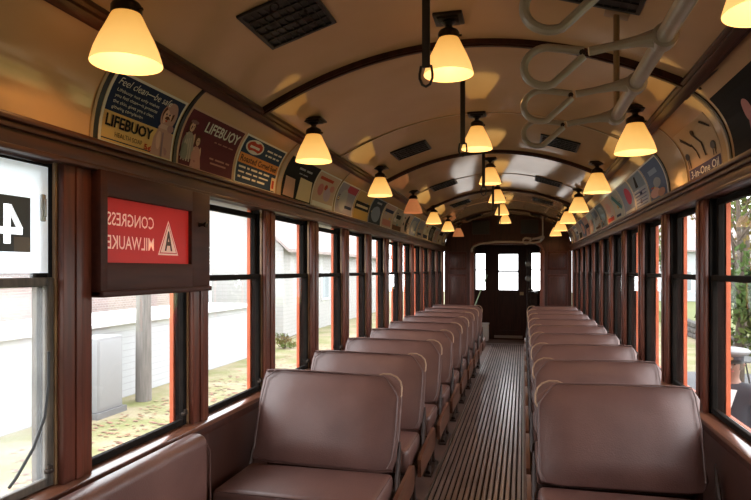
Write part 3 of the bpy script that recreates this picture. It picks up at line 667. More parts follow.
specs = [
 ((0.25, 0.23, 0.28), [('r', 0.4, 0.72, 0.95, 0.95, (0.30, 0.05, 0.08)), ('e', 0.35, 0.45, 0.2, 0.35, GREY), ('t', 'Coats', 0.5, 0.2, 0.4, 0.15, NAVY)], 'grey card with a crimson upper corner in the red sign side cove'),
 ((0.45, 0.27, 0.10), [('r', 0.03, 0.35, 0.97, 0.62, BLK), ('t', 'TOBACCO', 0.1, 0.42, 0.8, 0.13, CREAM, 0.02), ('r', 0.03, 0.03, 0.97, 0.33, GOLD)], 'ochre card with a black band in the red sign side cove'),
 ((0.03, 0.035, 0.05), [('e', 0.5, 0.4, 0.35, 0.3, (0.20, 0.22, 0.28)), ('t', 'Radio', 0.3, 0.78, 0.4, 0.12, GREY)], 'near black card with a blue grey oval in the red sign side cove'),
 ((0.42, 0.30, 0.24), [('t', 'BREAD', 0.1, 0.62, 0.8, 0.22, NAVY, 0.02), ('r', 0.1, 0.1, 0.9, 0.35, (0.45, 0.18, 0.14))], 'beige card with a dark blue block over a rust bar'),
 ((0.32, 0.26, 0.20), [('t', 'Tea', 0.25, 0.5, 0.5, 0.3, BLK, 0.02), ('r', 0.03, 0.03, 0.97, 0.25, BROWN)], 'tan card with a black block over a brown base'),
 ((0.48, 0.34, 0.26), [('e', 0.5, 0.5, 0.15, 0.4, BLK), ('e', 0.5, 0.35, 0.10, 0.15, RED)], 'cream card with a tall black figure and red centre'),
 ((0.18, 0.20, 0.28), [('e', 0.4, 0.5, 0.3, 0.3, GREY), ('t', 'Ice', 0.55, 0.15, 0.35, 0.2, WHITE)], 'slate blue card with a pale round patch'),
 ((0.36, 0.26, 0.22), [('r', 0.1, 0.5, 0.9, 0.9, (0.25, 0.22, 0.24)), ('t', 'Milk', 0.2, 0.15, 0.6, 0.2, NAVY)], 'brownish pink card with a grey block on top'),
 ((0.50, 0.40, 0.28), [('r', 0.1, 0.1, 0.9, 0.3, NAVY)], 'plain cream card with one navy bar'),
 (BLK, [('e', 0.5, 0.5, 0.3, 0.3, (0.10, 0.09, 0.09))], 'black card with a dull round mark in the red sign side cove'),
 ((0.28, 0.25, 0.26), [('r', 0.2, 0.2, 0.8, 0.8, (0.35, 0.20, 0.17))], 'grey card with a rust square in the red sign side cove'),
 ((0.42, 0.30, 0.20), [('r', 0.1, 0.6, 0.9, 0.85, BLK)], 'tan card with a black top bar near the bulkhead'),
 ((0.20, 0.16, 0.16), [('e', 0.5, 0.5, 0.3, 0.3, CREAM)], 'last card before the bulkhead on the red sign side'),
]
y = 4.66
for k, (base, it, lab) in enumerate(specs):
    card(-1, y, y+0.52, CH, base, clutter(k+5)+it, lab, [WHITE, CREAM, GREY][k % 3]); y += 0.548
# other side
card(1, 2.22, 2.86, CH+0.02, BLK, [('e', 0.38, 0.55, 0.06, 0.16, (0.50, 0.22, 0.20)), ('e', 0.42, 0.32, 0.08, 0.2, (0.45, 0.18, 0.2))], 'large black card with a pink figure, next to the oil card', BLK)
tool = (0.06, 0.035, 0.025)
card(1, 3.02, 3.57, CH, (0.46, 0.31, 0.185), [('r', 0.02, 0.02, 0.98, 0.24, (0.07, 0.055, 0.10)), ('t', '3-in-One Oil', 0.08, 0.06, 0.84, 0.145, WHITE, 0.01),
     ('p', [(0.10, 0.84), (0.30, 0.62), (0.33, 0.66), (0.14, 0.90)], tool), ('p', [(0.30, 0.66), (0.38, 0.50), (0.41, 0.52), (0.34, 0.68)], tool), ('p', [(0.46, 0.80), (0.60, 0.56), (0.63, 0.58), (0.50, 0.83)], tool), ('p', [(0.58, 0.60), (0.60, 0.34), (0.63, 0.34), (0.63, 0.60)], tool), ('p', [(0.38, 0.52), (0.42, 0.35), (0.44, 0.36), (0.41, 0.52)], tool),
     ('e', 0.09, 0.50, 0.07, 0.07, (0.12, 0.10, 0.10)), ('p', [(0.06, 0.44), (0.08, 0.44), (0.07, 0.26), (0.05, 0.26)], tool), ('p', [(0.11, 0.44), (0.13, 0.44), (0.14, 0.26), (0.12, 0.26)], tool),
     ('e', 0.86, 0.44, 0.07, 0.07, (0.12, 0.10, 0.10)), ('p', [(0.83, 0.38), (0.85, 0.38), (0.84, 0.26), (0.82, 0.26)], tool), ('p', [(0.88, 0.38), (0.90, 0.38), (0.91, 0.26), (0.89, 0.26)], tool), ('p', [(0.80, 0.90), (0.96, 0.72), (0.98, 0.75), (0.84, 0.93)], tool), ('e', 0.52, 0.83, 0.05, 0.05, tool)],
     'cream oil card with dark tools over a purple lettered band', (0.46, 0.31, 0.185))
rs = [
 ((0.11, 0.14, 0.22), [('t', '1935', 0.3, 0.62, 0.45, 0.2, (0.25, 0.3, 0.38), 0.02), ('e', 0.35, 0.2, 0.28, 0.12, PINK), ('e', 0.7, 0.15, 0.2, 0.1, (0.4, 0.2, 0.14)), ('e', 0.55, 0.42, 0.2, 0.12, GREY)], 'blue card with pinkish figures along its foot, first beyond the oil card', WHITE),
 ((0.34, 0.36, 0.40), [('r', 0.05, 0.55, 0.95, 0.95, (0.20, 0.24, 0.28)), ('p', [(0.3, 0.6), (0.5, 0.9), (0.6, 0.9), (0.5, 0.6)], BLK)]+[('r', 0.1, 0.08+0.09*k, 0.9, 0.11+0.09*k, (0.12, 0.12, 0.2)) for k in range(5)], 'pale blue card lined with small text below a dark sketch', WHITE),
 ((0.26, 0.29, 0.35), [('e', 0.6, 0.55, 0.24, 0.26, (0.50, 0.06, 0.10)), ('r', 0.1, 0.06, 0.9, 0.14, WHITE)], 'grey blue card with a large crimson rose shape', WHITE),
 ((0.42, 0.40, 0.34), [('p', [(0.2, 0.8), (0.8, 0.3), (0.9, 0.4), (0.4, 0.9)], TEAL), ('t', 'Fish', 0.2, 0.1, 0.5, 0.15, NAVY)], 'pale card with a diagonal dark green stroke', WHITE),
 ((0.50, 0.36, 0.28), [('r', 0.1, 0.1, 0.9, 0.25, RED), ('e', 0.5, 0.6, 0.25, 0.2, PINK)], 'peach card with a red bar and pink oval', CREAM),
 ((0.12, 0.15, 0.16), [('e', 0.5, 0.55, 0.35, 0.3, (0.25, 0.30, 0.30))], 'dark teal card with a grey oval', GREY),
 ((0.36, 0.34, 0.30), [('r', 0.1, 0.6, 0.9, 0.9, (0.15, 0.17, 0.20)), ('r', 0.1, 0.1, 0.9, 0.2, BROWN)], 'grey card with a dark top block and brown foot', WHITE),
 ((0.30, 0.36, 0.36), [('e', 0.4, 0.4, 0.3, 0.3, (0.45, 0.28, 0.22))], 'pale teal card with a tan oval', WHITE),
 ((0.44, 0.26, 0.22), [('r', 0.1, 0.4, 0.9, 0.6, NAVY)], 'rosy card crossed by a navy band', CREAM),
 ((0.14, 0.16, 0.22), [('e', 0.5, 0.5, 0.3, 0.3, PINK)], 'dark blue card with a pink round patch', GREY),
 ((0.36, 0.30, 0.26), [('r', 0.1, 0.1, 0.9, 0.4, BLK)], 'beige card with a black lower half', WHITE),
 ((0.22, 0.24, 0.28), [('r', 0.1, 0.6, 0.9, 0.8, WHITE)], 'slate card with a white top bar', WHITE),
 ((0.40, 0.22, 0.18), [('e', 0.5, 0.5, 0.3, 0.3, CREAM)], 'rust card with a cream round patch', CREAM),
 ((0.10, 0.10, 0.12), [('r', 0.2, 0.2, 0.8, 0.5, GREY)], 'charcoal card with a grey block, last before the bulkhead', GREY),
]
y = 4.07
for k, (base, it, lab, bd) in enumerate(rs): card(1, y, y+0.525, CH, base, (clutter(k+40) if k != 2 else [])+it, lab, bd); y += 0.546
# cove strips
def cstrip(side, y, wd, col, h=0.006, s1=None):
    mb = MB(); i = mb.mi(col); N = 14; s1 = s1 or ARC
    rows = [[mb.bm.verts.new((side*p.x, yy, p.y)) for yy, hh in ((y-wd/2, -0.001), (y-wd/2, h), (y+wd/2, h), (y+wd/2, -0.001)) for p in [cove(0.004+(s1-0.02)*q/N, hh)]] for q in range(N+1)]
    for a, c in zip(rows, rows[1:]):
        for k in range(3): f = mb.bm.faces.new((a[k], a[k+1], c[k+1], c[k])); f.material_index = i; f.smooth = True
    trim(mb, None)
cstrip(-1, 1.852, 0.022, M['black']); cstrip(-1, 1.832, 0.014, M['seam'])
cstrip(-1, 2.355, 0.022, M['black']); cstrip(-1, 3.505, 0.05, M['seam']); cstrip(-1, 4.64, 0.01, M['seam'])
cstrip(1, 2.90, 0.018, M['black']); cstrip(1, 2.925, 0.024, M['seam']); cstrip(1, 4.03, 0.03, M['black']); cstrip(1, 3.60, 0.012, M['seam']); cstrip(1, 2.18, 0.02, M['seam'])

# ------------------------------------------------------------------ route sign box
r = empty('route_sign', (-1.2, 2.2, 1.4), 0, 'mahogany sign box with red panel with added daylight glow and mirrored white lettering, above the bench', 'sign')
mb = MB(); y0, y1, z0, z1 = 1.845-2.2, 2.615-2.2, 0.005, 0.462
gy0, gy1, gz0, gz1 = 1.885-2.2, 2.452-2.2, 0.127, 0.368
mb.box(0.0, 0.045, y0, gy0, z0, z1, M['signwood'], bev=0.006); mb.box(0.0, 0.045, gy1, y1, z0, z1, M['signwood'], bev=0.006)
mb.box(0.0, 0.045, gy0-0.008, gy1+0.008, z0, gz0, M['signwood'], bev=0.004); mb.box(0.0, 0.045, gy0-0.008, gy1+0.008, gz1, z1, M['signwood'], bev=0.004)
mb.box(0.0, 0.055, y0, y1, z0-0.004, z0+0.02, M['signwood'], bev=0.005); mb.build('frame', None, r)
redm = translucent('red_glass_daylight_glow', (0.42, 0.035, 0.026), 0.40); whitem = translucent('white_letters_daylight_glow', (0.92, 0.72, 0.56), 0.62); greym = flat((0.10, 0.07, 0.05))  # panel and letters emit a little, imitating daylight from behind
mb = MB(); mb.box(0.022, 0.026, gy0-0.004, gy1+0.004, gz0-0.004, gz1+0.004, redm)
def stext(s, yr, z, w_, h_, m, x, bold=0.02, mirror=True):
    vs, fs = text_mesh(s, bold); i = mb.mi(m)
    vv = [mb.bm.verts.new((x, yr-w_*a if mirror else yr+w_*a, z+h_*c)) for a, c in vs]
    for f in fs: mb.bm.faces.new([vv[q] for q in f]).material_index = i
stext('CONGRESS', 2.188-2.2, 0.266, 0.288, 0.050, whitem, 0.0268, 0.008); stext('MILWAUKEE', 2.188-2.2, 0.178, 0.318, 0.052, whitem, 0.0268, 0.008)
def tri(cy, zb, hw, h, m, x): mb.poly([(x, cy-hw, zb), (x, cy+hw, zb), (x, cy, zb+h)], m)
cy = 2.292-2.2
tri(cy, 0.163, 0.076, 0.150, whitem, 0.0268); tri(cy, 0.170, 0.065, 0.130, redm, 0.0271); tri(cy, 0.174, 0.058, 0.118, whitem, 0.0274)
stext('A', cy+0.029, 0.181, 0.058, 0.085, greym, 0.0278, 0.03)
bmesh.ops.bisect_plane(mb.bm, geom=mb.bm.verts[:]+mb.bm.edges[:]+mb.bm.faces[:], plane_co=(0, gy0-0.003, 0), plane_no=(0, -1, 0), clear_outer=True)
mb.build('lettered_panel', None, r)
mb = MB(); mb.lathe([(0.001, 0.0), (0.012, 0.0), (0.008, 0.008), (0.006, 0.02), (0.013, 0.03), (0.015, 0.038), (0.001, 0.044)], (0.045, 2.515-2.2, 0.31), M['bronze'], 14, axis='x'); mb.build('knob', None, r)
# number card in the window beside it
r = empty('number_card', (-1.243, 1.46, 1.40), 0, 'white sheet with dark square and mirrored number, in the window beside the sign box', 'sign')
mb = MB(); mb.box(-0.001, 0.0, -0.25, 0.235, 0.09, 0.445, translucent('white_paper_daylight_glow', (0.86, 0.90, 0.93), 0.5)); mb.build('sheet', None, r)  # sheet carries its own glow in place of daylight through the paper
mb = MB(); gm = flat((0.075, 0.082, 0.085)); mb.box(0.0002, 0.0012, -0.06, 0.16, 0.157, 0.333, gm)
wm = translucent('white_numeral_added_glow', (0.9, 0.93, 0.95), 2.2)  # glow added to the numeral; the dark square behind it blocks daylight
mb.box(0.0013, 0.0019, 0.056, 0.082, 0.182, 0.305, wm); mb.box(0.0013, 0.0019, 0.035, 0.128, 0.212, 0.234, wm)
mb.poly([(0.0021, 0.060, 0.305), (0.0021, 0.085, 0.305), (0.0021, 0.130, 0.232), (0.0021, 0.106, 0.228)], wm)
mb.box(0.0002, 0.0014, 0.095, 0.16, 0.157, 0.205, flat((0.16, 0.14, 0.12)))
mb.build('number_panel', None, r)
# hinge on that sash and dangling cord
mb = MB(); mb.box(-1.238, -1.228, 1.655, 1.672, 1.66, 1.75, M['steel'], bev=0.003); mb.box(-1.23, -1.222, 1.66, 1.668, 1.675, 1.735, M['steel'], bev=0.002)
tag(mb.build('sash_hinge'), 'worn metal hinge plate on the window frame by the white sheet', 'hinge')
mb = MB(); mb.tube([(-1.219, 1.672, 1.23), (-1.216, 1.668, 1.12), (-1.214, 1.65, 1.02), (-1.212, 1.60, 0.93), (-1.208, 1.53, 0.86), (-1.205, 1.50, 0.84)], 0.005, M['black'], 8)
tag(mb.build('pull_cord'), 'short dark cord curving down inside the window by the camera', 'cord')

# ------------------------------------------------------------------ items at the far end
r = empty('waste_bin', (-0.50, 12.95, 0), 0, 'small white bin on the floor left of the end door', 'bin')
mb = MB(); mb.box(-0.10, 0.10, -0.09, 0.09, 0, 0.34, M['bin'], bev=0.015); mb.build('body', None, r)
mb = MB(); mb.box(-0.108, 0.108, -0.098, 0.098, 0.34, 0.375, M['bin'], bev=0.01); mb.build('lid', None, r)
r['label'] = 'small white bin on the floor beside the end door'
mb = MB(); mb.tube([(-0.66, 12.0, 0.0), (-0.64, 12.05, 0.75), (-0.50, 12.3, 1.15), (-0.40, 12.5, 1.40)], 0.012, M['palegreen'], 10)
tag(mb.build('handrail'), 'pale green slanted tube rising beside the end door', 'handrail')
r = empty('controller_stand', (0.50, 12.9, 0), 0, 'dark driver controller with brass handle behind the bulkhead opening', 'controller')
mb = MB(); mb.box(-0.12, 0.12, -0.11, 0.11, 0, 1.02, M['iron'], bev=0.03, seg=3); mb.build('housing', None, r)
mb = MB(); mb.lathe([(0.001, 1.02), (0.11, 1.02), (0.11, 1.05), (0.001, 1.06)], (0, 0, 0), M['bronze'], 20); mb.build('dial', None, r)
mb = MB(); mb.tube([(0, 0, 1.06), (0, 0, 1.09), (0.0, -0.02, 1.10), (-0.10, -0.1, 1.10), (-0.10, -0.1, 1.16)], 0.011, M['brass'], 8); mb.build('handle', None, r)
r = empty('brake_valve', (0.40, 12.75, 0), 0, 'dark brake pipe and gauge cluster standing beside the end door', 'brake valve')
mb = MB(); mb.tube([(0, 0, 0), (0, 0, 1.95)], 0.018, M['iron'], 10); mb.tube([(0.06, 0.02, 0), (0.06, 0.02, 1.3), (0.03, 0.02, 1.5), (0.05, 0, 1.95)], 0.011, M['iron'], 8); mb.build('pipe', None, r)
for z in (1.32, 1.62):
    mb = MB(); mb.lathe([(0.001, -0.03), (0.055, -0.03), (0.06, 0.0), (0.001, 0.0)], (0.01, -0.02, z), M['bronze'], 18, axis='y'); g = mb.build('gauge', None, r)
    mb = MB(); mb.lathe([(0.001, -0.034), (0.045, -0.0335), (0.045, -0.031), (0.001, -0.031)], (0.01, -0.02, z), flat((0.3, 0.28, 0.24)), 18, axis='y'); mb.build('dial_face', None, g)
for s, lab in ((-1, 'black route board high on the bulkhead over the bin side'), (1, 'black route board high on the bulkhead behind the grab loops')):
    mb = MB(); x = s*0.46-0.03; mb.box(x-0.16, x+0.16, YB-0.03, YB, 2.2, 2.46, M['black'], bev=0.006); mb.box(x-0.175, x+0.175, YB-0.02, YB-0.001, 2.185, 2.475, M['wood'], bev=0.004)
    tag(mb.build('route_board'), lab, 'board', 'black boards on the bulkhead')

# ------------------------------------------------------------------ outside
GZ = -1.0
def leafy(name, c1, c2, sc, rough=0.9):
    return mat(name, c1, rough, var=c2, scale=sc, detail=8)
M['grass'] = mat('autumn_grass', (0.15, 0.155, 0.05), 0.9, var=(0.28, 0.225, 0.15), scale=1.3, detail=10)
b = MB(); b.box(-45, -1.6, -30, 70, GZ-0.2, GZ, M['grass']); b.box(1.6, 60, -30, 70, GZ-0.2, GZ, M['grass']); b.box(-1.6, 1.6, -30, 70, GZ-0.2, GZ-0.02, mat('track_ballast', (0.2, 0.18, 0.16), 0.95, var=(0.1, 0.09, 0.08), scale=20)); struct(b.build('ground'))
def line_mat(name, col, dark, per, brick=False):
    m = bpy.data.materials.new(name); m.use_nodes = True; t = m.node_tree; bs = t.nodes['Principled BSDF']; bs.inputs['Roughness'].default_value = 0.7
    g = t.nodes.new('ShaderNodeTexCoord')
    if brick:
        mp = t.nodes.new('ShaderNodeMapping'); mp.inputs['Rotation'].default_value = (0, PI/2, 0); 
        sx = t.nodes.new('ShaderNodeSeparateXYZ'); cx = t.nodes.new('ShaderNodeCombineXYZ'); t.links.new(g.outputs['Object'], sx.inputs[0])
        t.links.new(sx.outputs['Y'], cx.inputs['X']); t.links.new(sx.outputs['Z'], cx.inputs['Y'])
        br = t.nodes.new('ShaderNodeTexBrick'); br.inputs['Scale'].default_value = per; br.inputs['Color1'].default_value = (*col, 1); br.inputs['Color2'].default_value = (col[0]*0.8, col[1]*0.8, col[2]*0.8, 1); br.inputs['Mortar'].default_value = (*dark, 1)
        t.links.new(cx.outputs[0], br.inputs['Vector']); t.links.new(br.outputs['Color'], bs.inputs['Base Color'])
    else:
        s = t.nodes.new('ShaderNodeSeparateXYZ'); t.links.new(g.outputs['Object'], s.inputs[0])
        a = t.nodes.new('ShaderNodeMath'); a.operation = 'DIVIDE'; a.inputs[1].default_value = per; t.links.new(s.outputs['Z'], a.inputs[0])
        f = t.nodes.new('ShaderNodeMath'); f.operation = 'FRACT'; t.links.new(a.outputs[0], f.inputs[0])
        r = t.nodes.new('ShaderNodeValToRGB'); r.color_ramp.elements[0].color = (*dark, 1); r.color_ramp.elements[1].color = (*col, 1); r.color_ramp.elements[0].position = 0.0; r.color_ramp.elements[1].position = 0.14
        t.links.new(f.outputs[0], r.inputs[0]); t.links.new(r.outputs[0], bs.inputs['Base Color'])
    return m
sid = line_mat('white_clapboard', (0.42, 0.435, 0.45), (0.29, 0.30, 0.31), 0.13)
sidg = line_mat('pale_grey_clapboard', (0.33, 0.325, 0.315), (0.23, 0.225, 0.22), 0.14)
brk = line_mat('pale_red_brick', (0.32, 0.235, 0.21), (0.38, 0.36, 0.35), 4.0, True)
roof = mat('pale_shingle_roof', (0.30, 0.25, 0.235), 0.9, var=(0.25, 0.21, 0.2), scale=6)
r = empty('clapboard_shed', (-7.3, 6, GZ), 0, 'low white clapboard shed along the grass outside the sign side windows', 'shed')
b = MB(); b.box(-2.2, 0, -9, 10.5, 0, 1.45, sid); b.build('wall', None, r)
b = MB(); b.box(-2.2, 0.12, -9, 10.55, 1.45, 1.50, flat((0.7, 0.7, 0.7))); b.build('roof_slab', None, r)
r = empty('brick_building', (-10.5, 4, GZ), 0, 'pale brick wall of a building behind the clapboard shed', 'building')
b = MB(); b.box(-3, 0, -10, 14, 0, 2.45, brk); b.build('wall', None, r)
b = MB(); b.box(-3.2, 0.25, -10, 14.2, 2.45, 2.6, flat((0.3, 0.3, 0.3))); b.build('roof', None, r)
def house(x0, x1, y0, y1, eave, ridge, wm, lab, ax='y', wins=()):
    r = empty('house', ((x0+x1)/2, (y0+y1)/2, GZ), 0, lab, 'house'); hx, hy = (x1-x0)/2, (y1-y0)/2
    b = MB(); b.box(-hx, hx, -hy, hy, 0, eave, wm)
    if ax == 'x':
        for q in (-hx+0.01, hx-0.01): b.poly([(q, -hy, eave), (q, hy, eave), (q, 0, ridge)], wm)
    else:
        for q in (-hy+0.01, hy-0.01): b.poly([(-hx, q, eave), (hx, q, eave), (0, q, ridge)], wm)
    b.build('wall', None, r, normals=False)
    b = MB(); o = 0.35; t = 0.12
    if ax == 'x':
        for s in (-1, 1):
            pr = [(-hx-o, s*(hy+o), eave-0.15), (hx+o, s*(hy+o), eave-0.15), (hx+o, 0, ridge), (-hx-o, 0, ridge)]
            v = [b.bm.verts.new(p) for p in pr]+[b.bm.verts.new((p[0], p[1], p[2]+t)) for p in pr]
            for f in ((0, 1, 2, 3), (4, 5, 6, 7), (0, 1, 5, 4), (1, 2, 6, 5), (2, 3, 7, 6), (3, 0, 4, 7)): b.bm.faces.new([v[q] for q in f])
    else:
        for s in (-1, 1):
            pr = [(s*(hx+o), -hy-o, eave-0.15), (s*(hx+o), hy+o, eave-0.15), (0, hy+o, ridge), (0, -hy-o, ridge)]
            v = [b.bm.verts.new(p) for p in pr]+[b.bm.verts.new((p[0], p[1], p[2]+t)) for p in pr]
            for f in ((0, 1, 2, 3), (4, 5, 6, 7), (0, 1, 5, 4), (1, 2, 6, 5), (2, 3, 7, 6), (3, 0, 4, 7)): b.bm.faces.new([v[q] for q in f])
    b.mats = [roof]; b.build('roof', None, r)
    for (wx, wy, wz, ww, wh, face) in wins:
        b = MB()
        if face == 'y': b.box(wx-ww/2, wx+ww/2, -hy-0.04, -hy+0.02, wz, wz+wh, flat((0.7, 0.7, 0.7))); b.box(wx-ww/2+0.08, wx+ww/2-0.08, -hy-0.05, -hy, wz+0.08, wz+wh-0.08, flat((0.25, 0.28, 0.30)))
        else:
            q = hx if face == '+x' else -hx; a = 1 if face == '+x' else -1
            b.box(min(q, q+a*0.04), max(q, q+a*0.04), wy-ww/2, wy+ww/2, wz, wz+wh, flat((0.7, 0.7, 0.7))); b.box(min(q, q+a*0.05), max(q, q+a*0.05), wy-ww/2+0.08, wy+ww/2-0.08, wz+0.08, wz+wh-0.08, flat((0.25, 0.28, 0.30)))
        b.build('window', None, r)
    return r
house(-22, -13.9, 24, 32, 3.0, 4.6, sid, 'white gabled house beyond the grass on the red sign side', 'x', [(0, -1.5, 1.3, 0.8, 1.0, '+x'), (2.5, 0, 1.3, 0.8, 1.0, 'y')])
house(-13, -8.2, 20.5, 38, 3.3, 5.6, sidg, 'long grey clapboard house with pinkish roof on the red sign side', 'y', [(0, -4, 1.2, 1.0, 1.2, '+x'), (0, 2, 1.2, 1.0, 1.2, '+x'), (-1, 0, 1.2, 1.0, 1.2, 'y')])
house(8.5, 17, 42, 50, 3.8, 6.4, sid, 'white house behind the trees on the patio side', 'x', [(-2.5, 0, 1.1, 1.1, 1.4, 'y'), (1.5, 0, 1.1, 1.1, 1.4, 'y'), (0, 0, 1.1, 1.0, 1.2, '-x')])
# utility pole and grey box
b = MB(); b.tube([(0, 0, 0), (0, 0, 7.5)], [0.15, 0.11], mat('weathered_pole', (0.19, 0.175, 0.16), 0.9, var=(0.13, 0.12, 0.11), scale=8, stretch=(4, 4, 0.3)), 14)
o = b.build('utility_pole'); o.location = (-6.75, 10.1, GZ); tag(o, 'grey weathered utility pole standing in front of the white clapboard shed', 'pole')
r = empty('utility_box', (-6.85, 8.95, GZ), 0, 'tall pale grey metal cabinet against the white clapboard shed', 'cabinet')
b = MB(); b.box(-0.25, 0.25, -0.33, 0.33, 0.1, 1.35, flat((0.25, 0.255, 0.26)), bev=0.02); b.build('body', None, r)
b = MB(); b.box(-0.3, 0.3, -0.38, 0.38, 0, 0.1, flat((0.16, 0.16, 0.16))); b.build('plinth', None, r)
b = MB(); b.box(0.25, 0.262, -0.29, 0.29, 0.16, 1.3, flat((0.27, 0.275, 0.28)), bev=0.004); b.build('door', None, r)
# leaves / trees
def leaf_cloud(mb, cx, cy, cz, rx, ry, rz, n, size, m, rnd):
    i = mb.mi(m)
    for _ in range(n):
        while True:
            x, y, z = rnd.uniform(-1, 1), rnd.uniform(-1, 1), rnd.uniform(-1, 1)
            d = x*x+y*y+z*z
            if d < 1 and d > 0.15: break
        c = Vector((cx+x*rx, cy+y*ry, cz+z*rz)); e = Euler((rnd.uniform(0, 6), rnd.uniform(0, 6), rnd.uniform(0, 6))).to_matrix(); s = size*rnd.uniform(0.6, 1.3)
        f = mb.bm.faces.new([mb.bm.verts.new(c+e @ Vector(p)) for p in ((-s*0.5, 0, 0), (0, -s*0.28, 0), (s*0.5, 0, 0), (0, s*0.28, 0))]); f.material_index = i
LF = [flat((0.05, 0.085, 0.02), 0.7), flat((0.09, 0.12, 0.03), 0.7), flat((0.14, 0.10, 0.03), 0.7), flat((0.03, 0.055, 0.02), 0.7)]
BARK = mat('grey_bark', (0.12, 0.09, 0.065), 0.9, var=(0.06, 0.045, 0.035), scale=12, stretch=(3, 3, 0.5))
def tree(x, y, h, rad, lab, cols, n=2600, trunk=0.35, seed=1, name='tree', size=0.16):
    rnd = random.Random(seed); r = empty(name, (x, y, GZ+(0.5 if x > 6.7 else 0)), 0, lab, 'tree' if name == 'tree' else 'shrub', None)
    b = MB(); b.tube([(0, 0, 0), (0.05, 0, h*0.35), (-0.03, 0.05, h*0.8)], [rad*0.09, rad*0.06, 0.02], BARK, 10)
    for k in range(7):
        a = rnd.uniform(0, 6.28); z = h*rnd.uniform(0.3, 0.6); L = rad*0.7
        b.tube([(0, 0, z), (L*0.5*math.cos(a), L*0.5*math.sin(a), z+h*0.08), (L*math.cos(a), L*math.sin(a), z+h*0.2)], [rad*0.03, rad*0.02, 0.01], BARK, 6)
    b.build('trunk', None, r)
    b = MB()
    for k in range(9):
        a = rnd.uniform(0, 6.28); q = rnd.uniform(0, 0.6)*rad; zz = h*(trunk+rnd.uniform(0.05, 1)*(1-trunk)*0.85)
        leaf_cloud(b, q*math.cos(a), q*math.sin(a), zz, rad*0.55, rad*0.55, h*0.14, n//9, size, LF[cols[k % len(cols)]], rnd)
    f = b.build('foliage', None, r, normals=False); f['kind'] = 'stuff'
    return r
tree(4.75, 14.2, 6.0, 1.25, 'slim evergreen tree rising outside the window above the capped person', [0, 3, 1], 3600, 0.12, 2)
tree(7.2, 21.5, 7.5, 2.0, 'broad yellowing tree behind the patio wall', [1, 2, 1], 3200, 0.3, 3)
tree(5.2, 27, 7.0, 1.5, 'dark green tree far along the patio side of the car', [0, 1, 3], 2600, 0.3, 5)
tree(9.8, 26, 8.5, 2.6, 'large green tree at the back of the lawn', [0, 1], 3400, 0.28, 7)
tree(6.0, 38, 8.5, 2.0, 'tall thin leaved tree in front of the white patio side house', [1, 2, 0], 2400, 0.35, 9)
tree(14.5, 29, 9, 3.0, 'wide tree at the end of the lawn', [0, 1, 2], 3000, 0.2, 11)
tree(-7.1, 17.9, 0.6, 0.6, 'low leafy bush in the grass past the clapboard shed', [1, 2], 500, 0.05, 14, 'shrub', 0.08)
# fallen leaves (uncountable)
rnd = random.Random(3); b = MB()
cols = [flat((0.26, 0.15, 0.09)), flat((0.28, 0.20, 0.12)), flat((0.20, 0.10, 0.08))]
for _ in range(2600):
    x = rnd.uniform(-6.5, -2.2); y = rnd.uniform(2, 20); s = rnd.uniform(0.03, 0.07); a = rnd.uniform(0, 6.28); i = b.mi(rnd.choice(cols))
    v = [b.bm.verts.new((x+s*math.cos(a+q), y+s*0.6*math.sin(a+q), GZ+0.005+rnd.uniform(0, 0.012))) for q in (0, 1.57, 3.14, 4.71)]; b.bm.faces.new(v).material_index = i
tag(b.build('fallen_leaves', normals=False), 'scattered brown fallen leaves on the grass by the clapboard shed', 'leaves', kind='stuff')
# patio and stone wall on the other side
b = MB(); b.box(1.7, 6.2, 2, 16, GZ-0.05, GZ+0.03, mat('grey_paving', (0.10, 0.10, 0.105), 0.85, var=(0.075, 0.075, 0.08), scale=3)); struct(b.build('patio'))
rnd = random.Random(8); b = MB(); stone = mat('field_stone', (0.09, 0.08, 0.075), 0.9, var=(0.05, 0.046, 0.044), scale=6)
for row in range(3):
    y = 6.0
    while y < 26:
        L = rnd.uniform(0.3, 0.55); b.box(6.3, 6.3+rnd.uniform(0.3, 0.4), y, y+L-0.02, GZ+row*0.2, GZ+row*0.2+0.19, stone, bev=0.05); y += L
lb = MB(); lb.box(6.75, 60, -5, 70, GZ-0.1, GZ+0.5, mat('green_lawn', (0.10, 0.13, 0.03), 0.9, var=(0.15, 0.15, 0.05), scale=1.5, detail=8)); struct(lb.build('lawn'))
tag(b.build('stone_wall'), 'low grey fieldstone retaining wall behind the capped person', 'stone wall')
r = empty('patio_umbrella', (4.3, 11.3, GZ), 0, 'folded pinkish red umbrella standing on the patio', 'umbrella')
b = MB(); b.tube([(0, 0, 0), (0, 0, 1.75)], 0.02, M['steel'], 10); b.build('pole', None, r)
b = MB(); b.lathe([(0.025, 1.72), (0.07, 1.6), (0.13, 1.3), (0.17, 0.95), (0.12, 0.88), (0.03, 0.9)], m=flat((0.26, 0.06, 0.055)), seg=12); b.build('canopy', None, r)
b = MB(); b.lathe([(0.001, 0.08), (0.1, 0.08), (0.25, 0.03), (0.26, 0), (0.001, 0)], m=stone, seg=20); b.build('base', None, r)
def patio_table(x, y, lab):
    r = empty('patio_table', (x, y, GZ+0.03), 0, lab, 'table', 'patio tables')
    b = MB(); b.lathe([(0.001, 0.70), (0.45, 0.70), (0.46, 0.72), (0.45, 0.735), (0.001, 0.735)], m=flat((0.12, 0.12, 0.12)), seg=28); b.build('tabletop', None, r)
    for k in range(4):
        a = PI/2*k+0.5; b = MB(); b.tube([(0.2*math.cos(a), 0.2*math.sin(a), 0.70), (0.38*math.cos(a), 0.38*math.sin(a), 0.0)], 0.015, M['black'], 8); b.build('leg', None, r)
patio_table(4.9, 9.6, 'round dark patio table beside the red umbrella'); patio_table(4.4, 13.2, 'round dark patio table further along the patio')
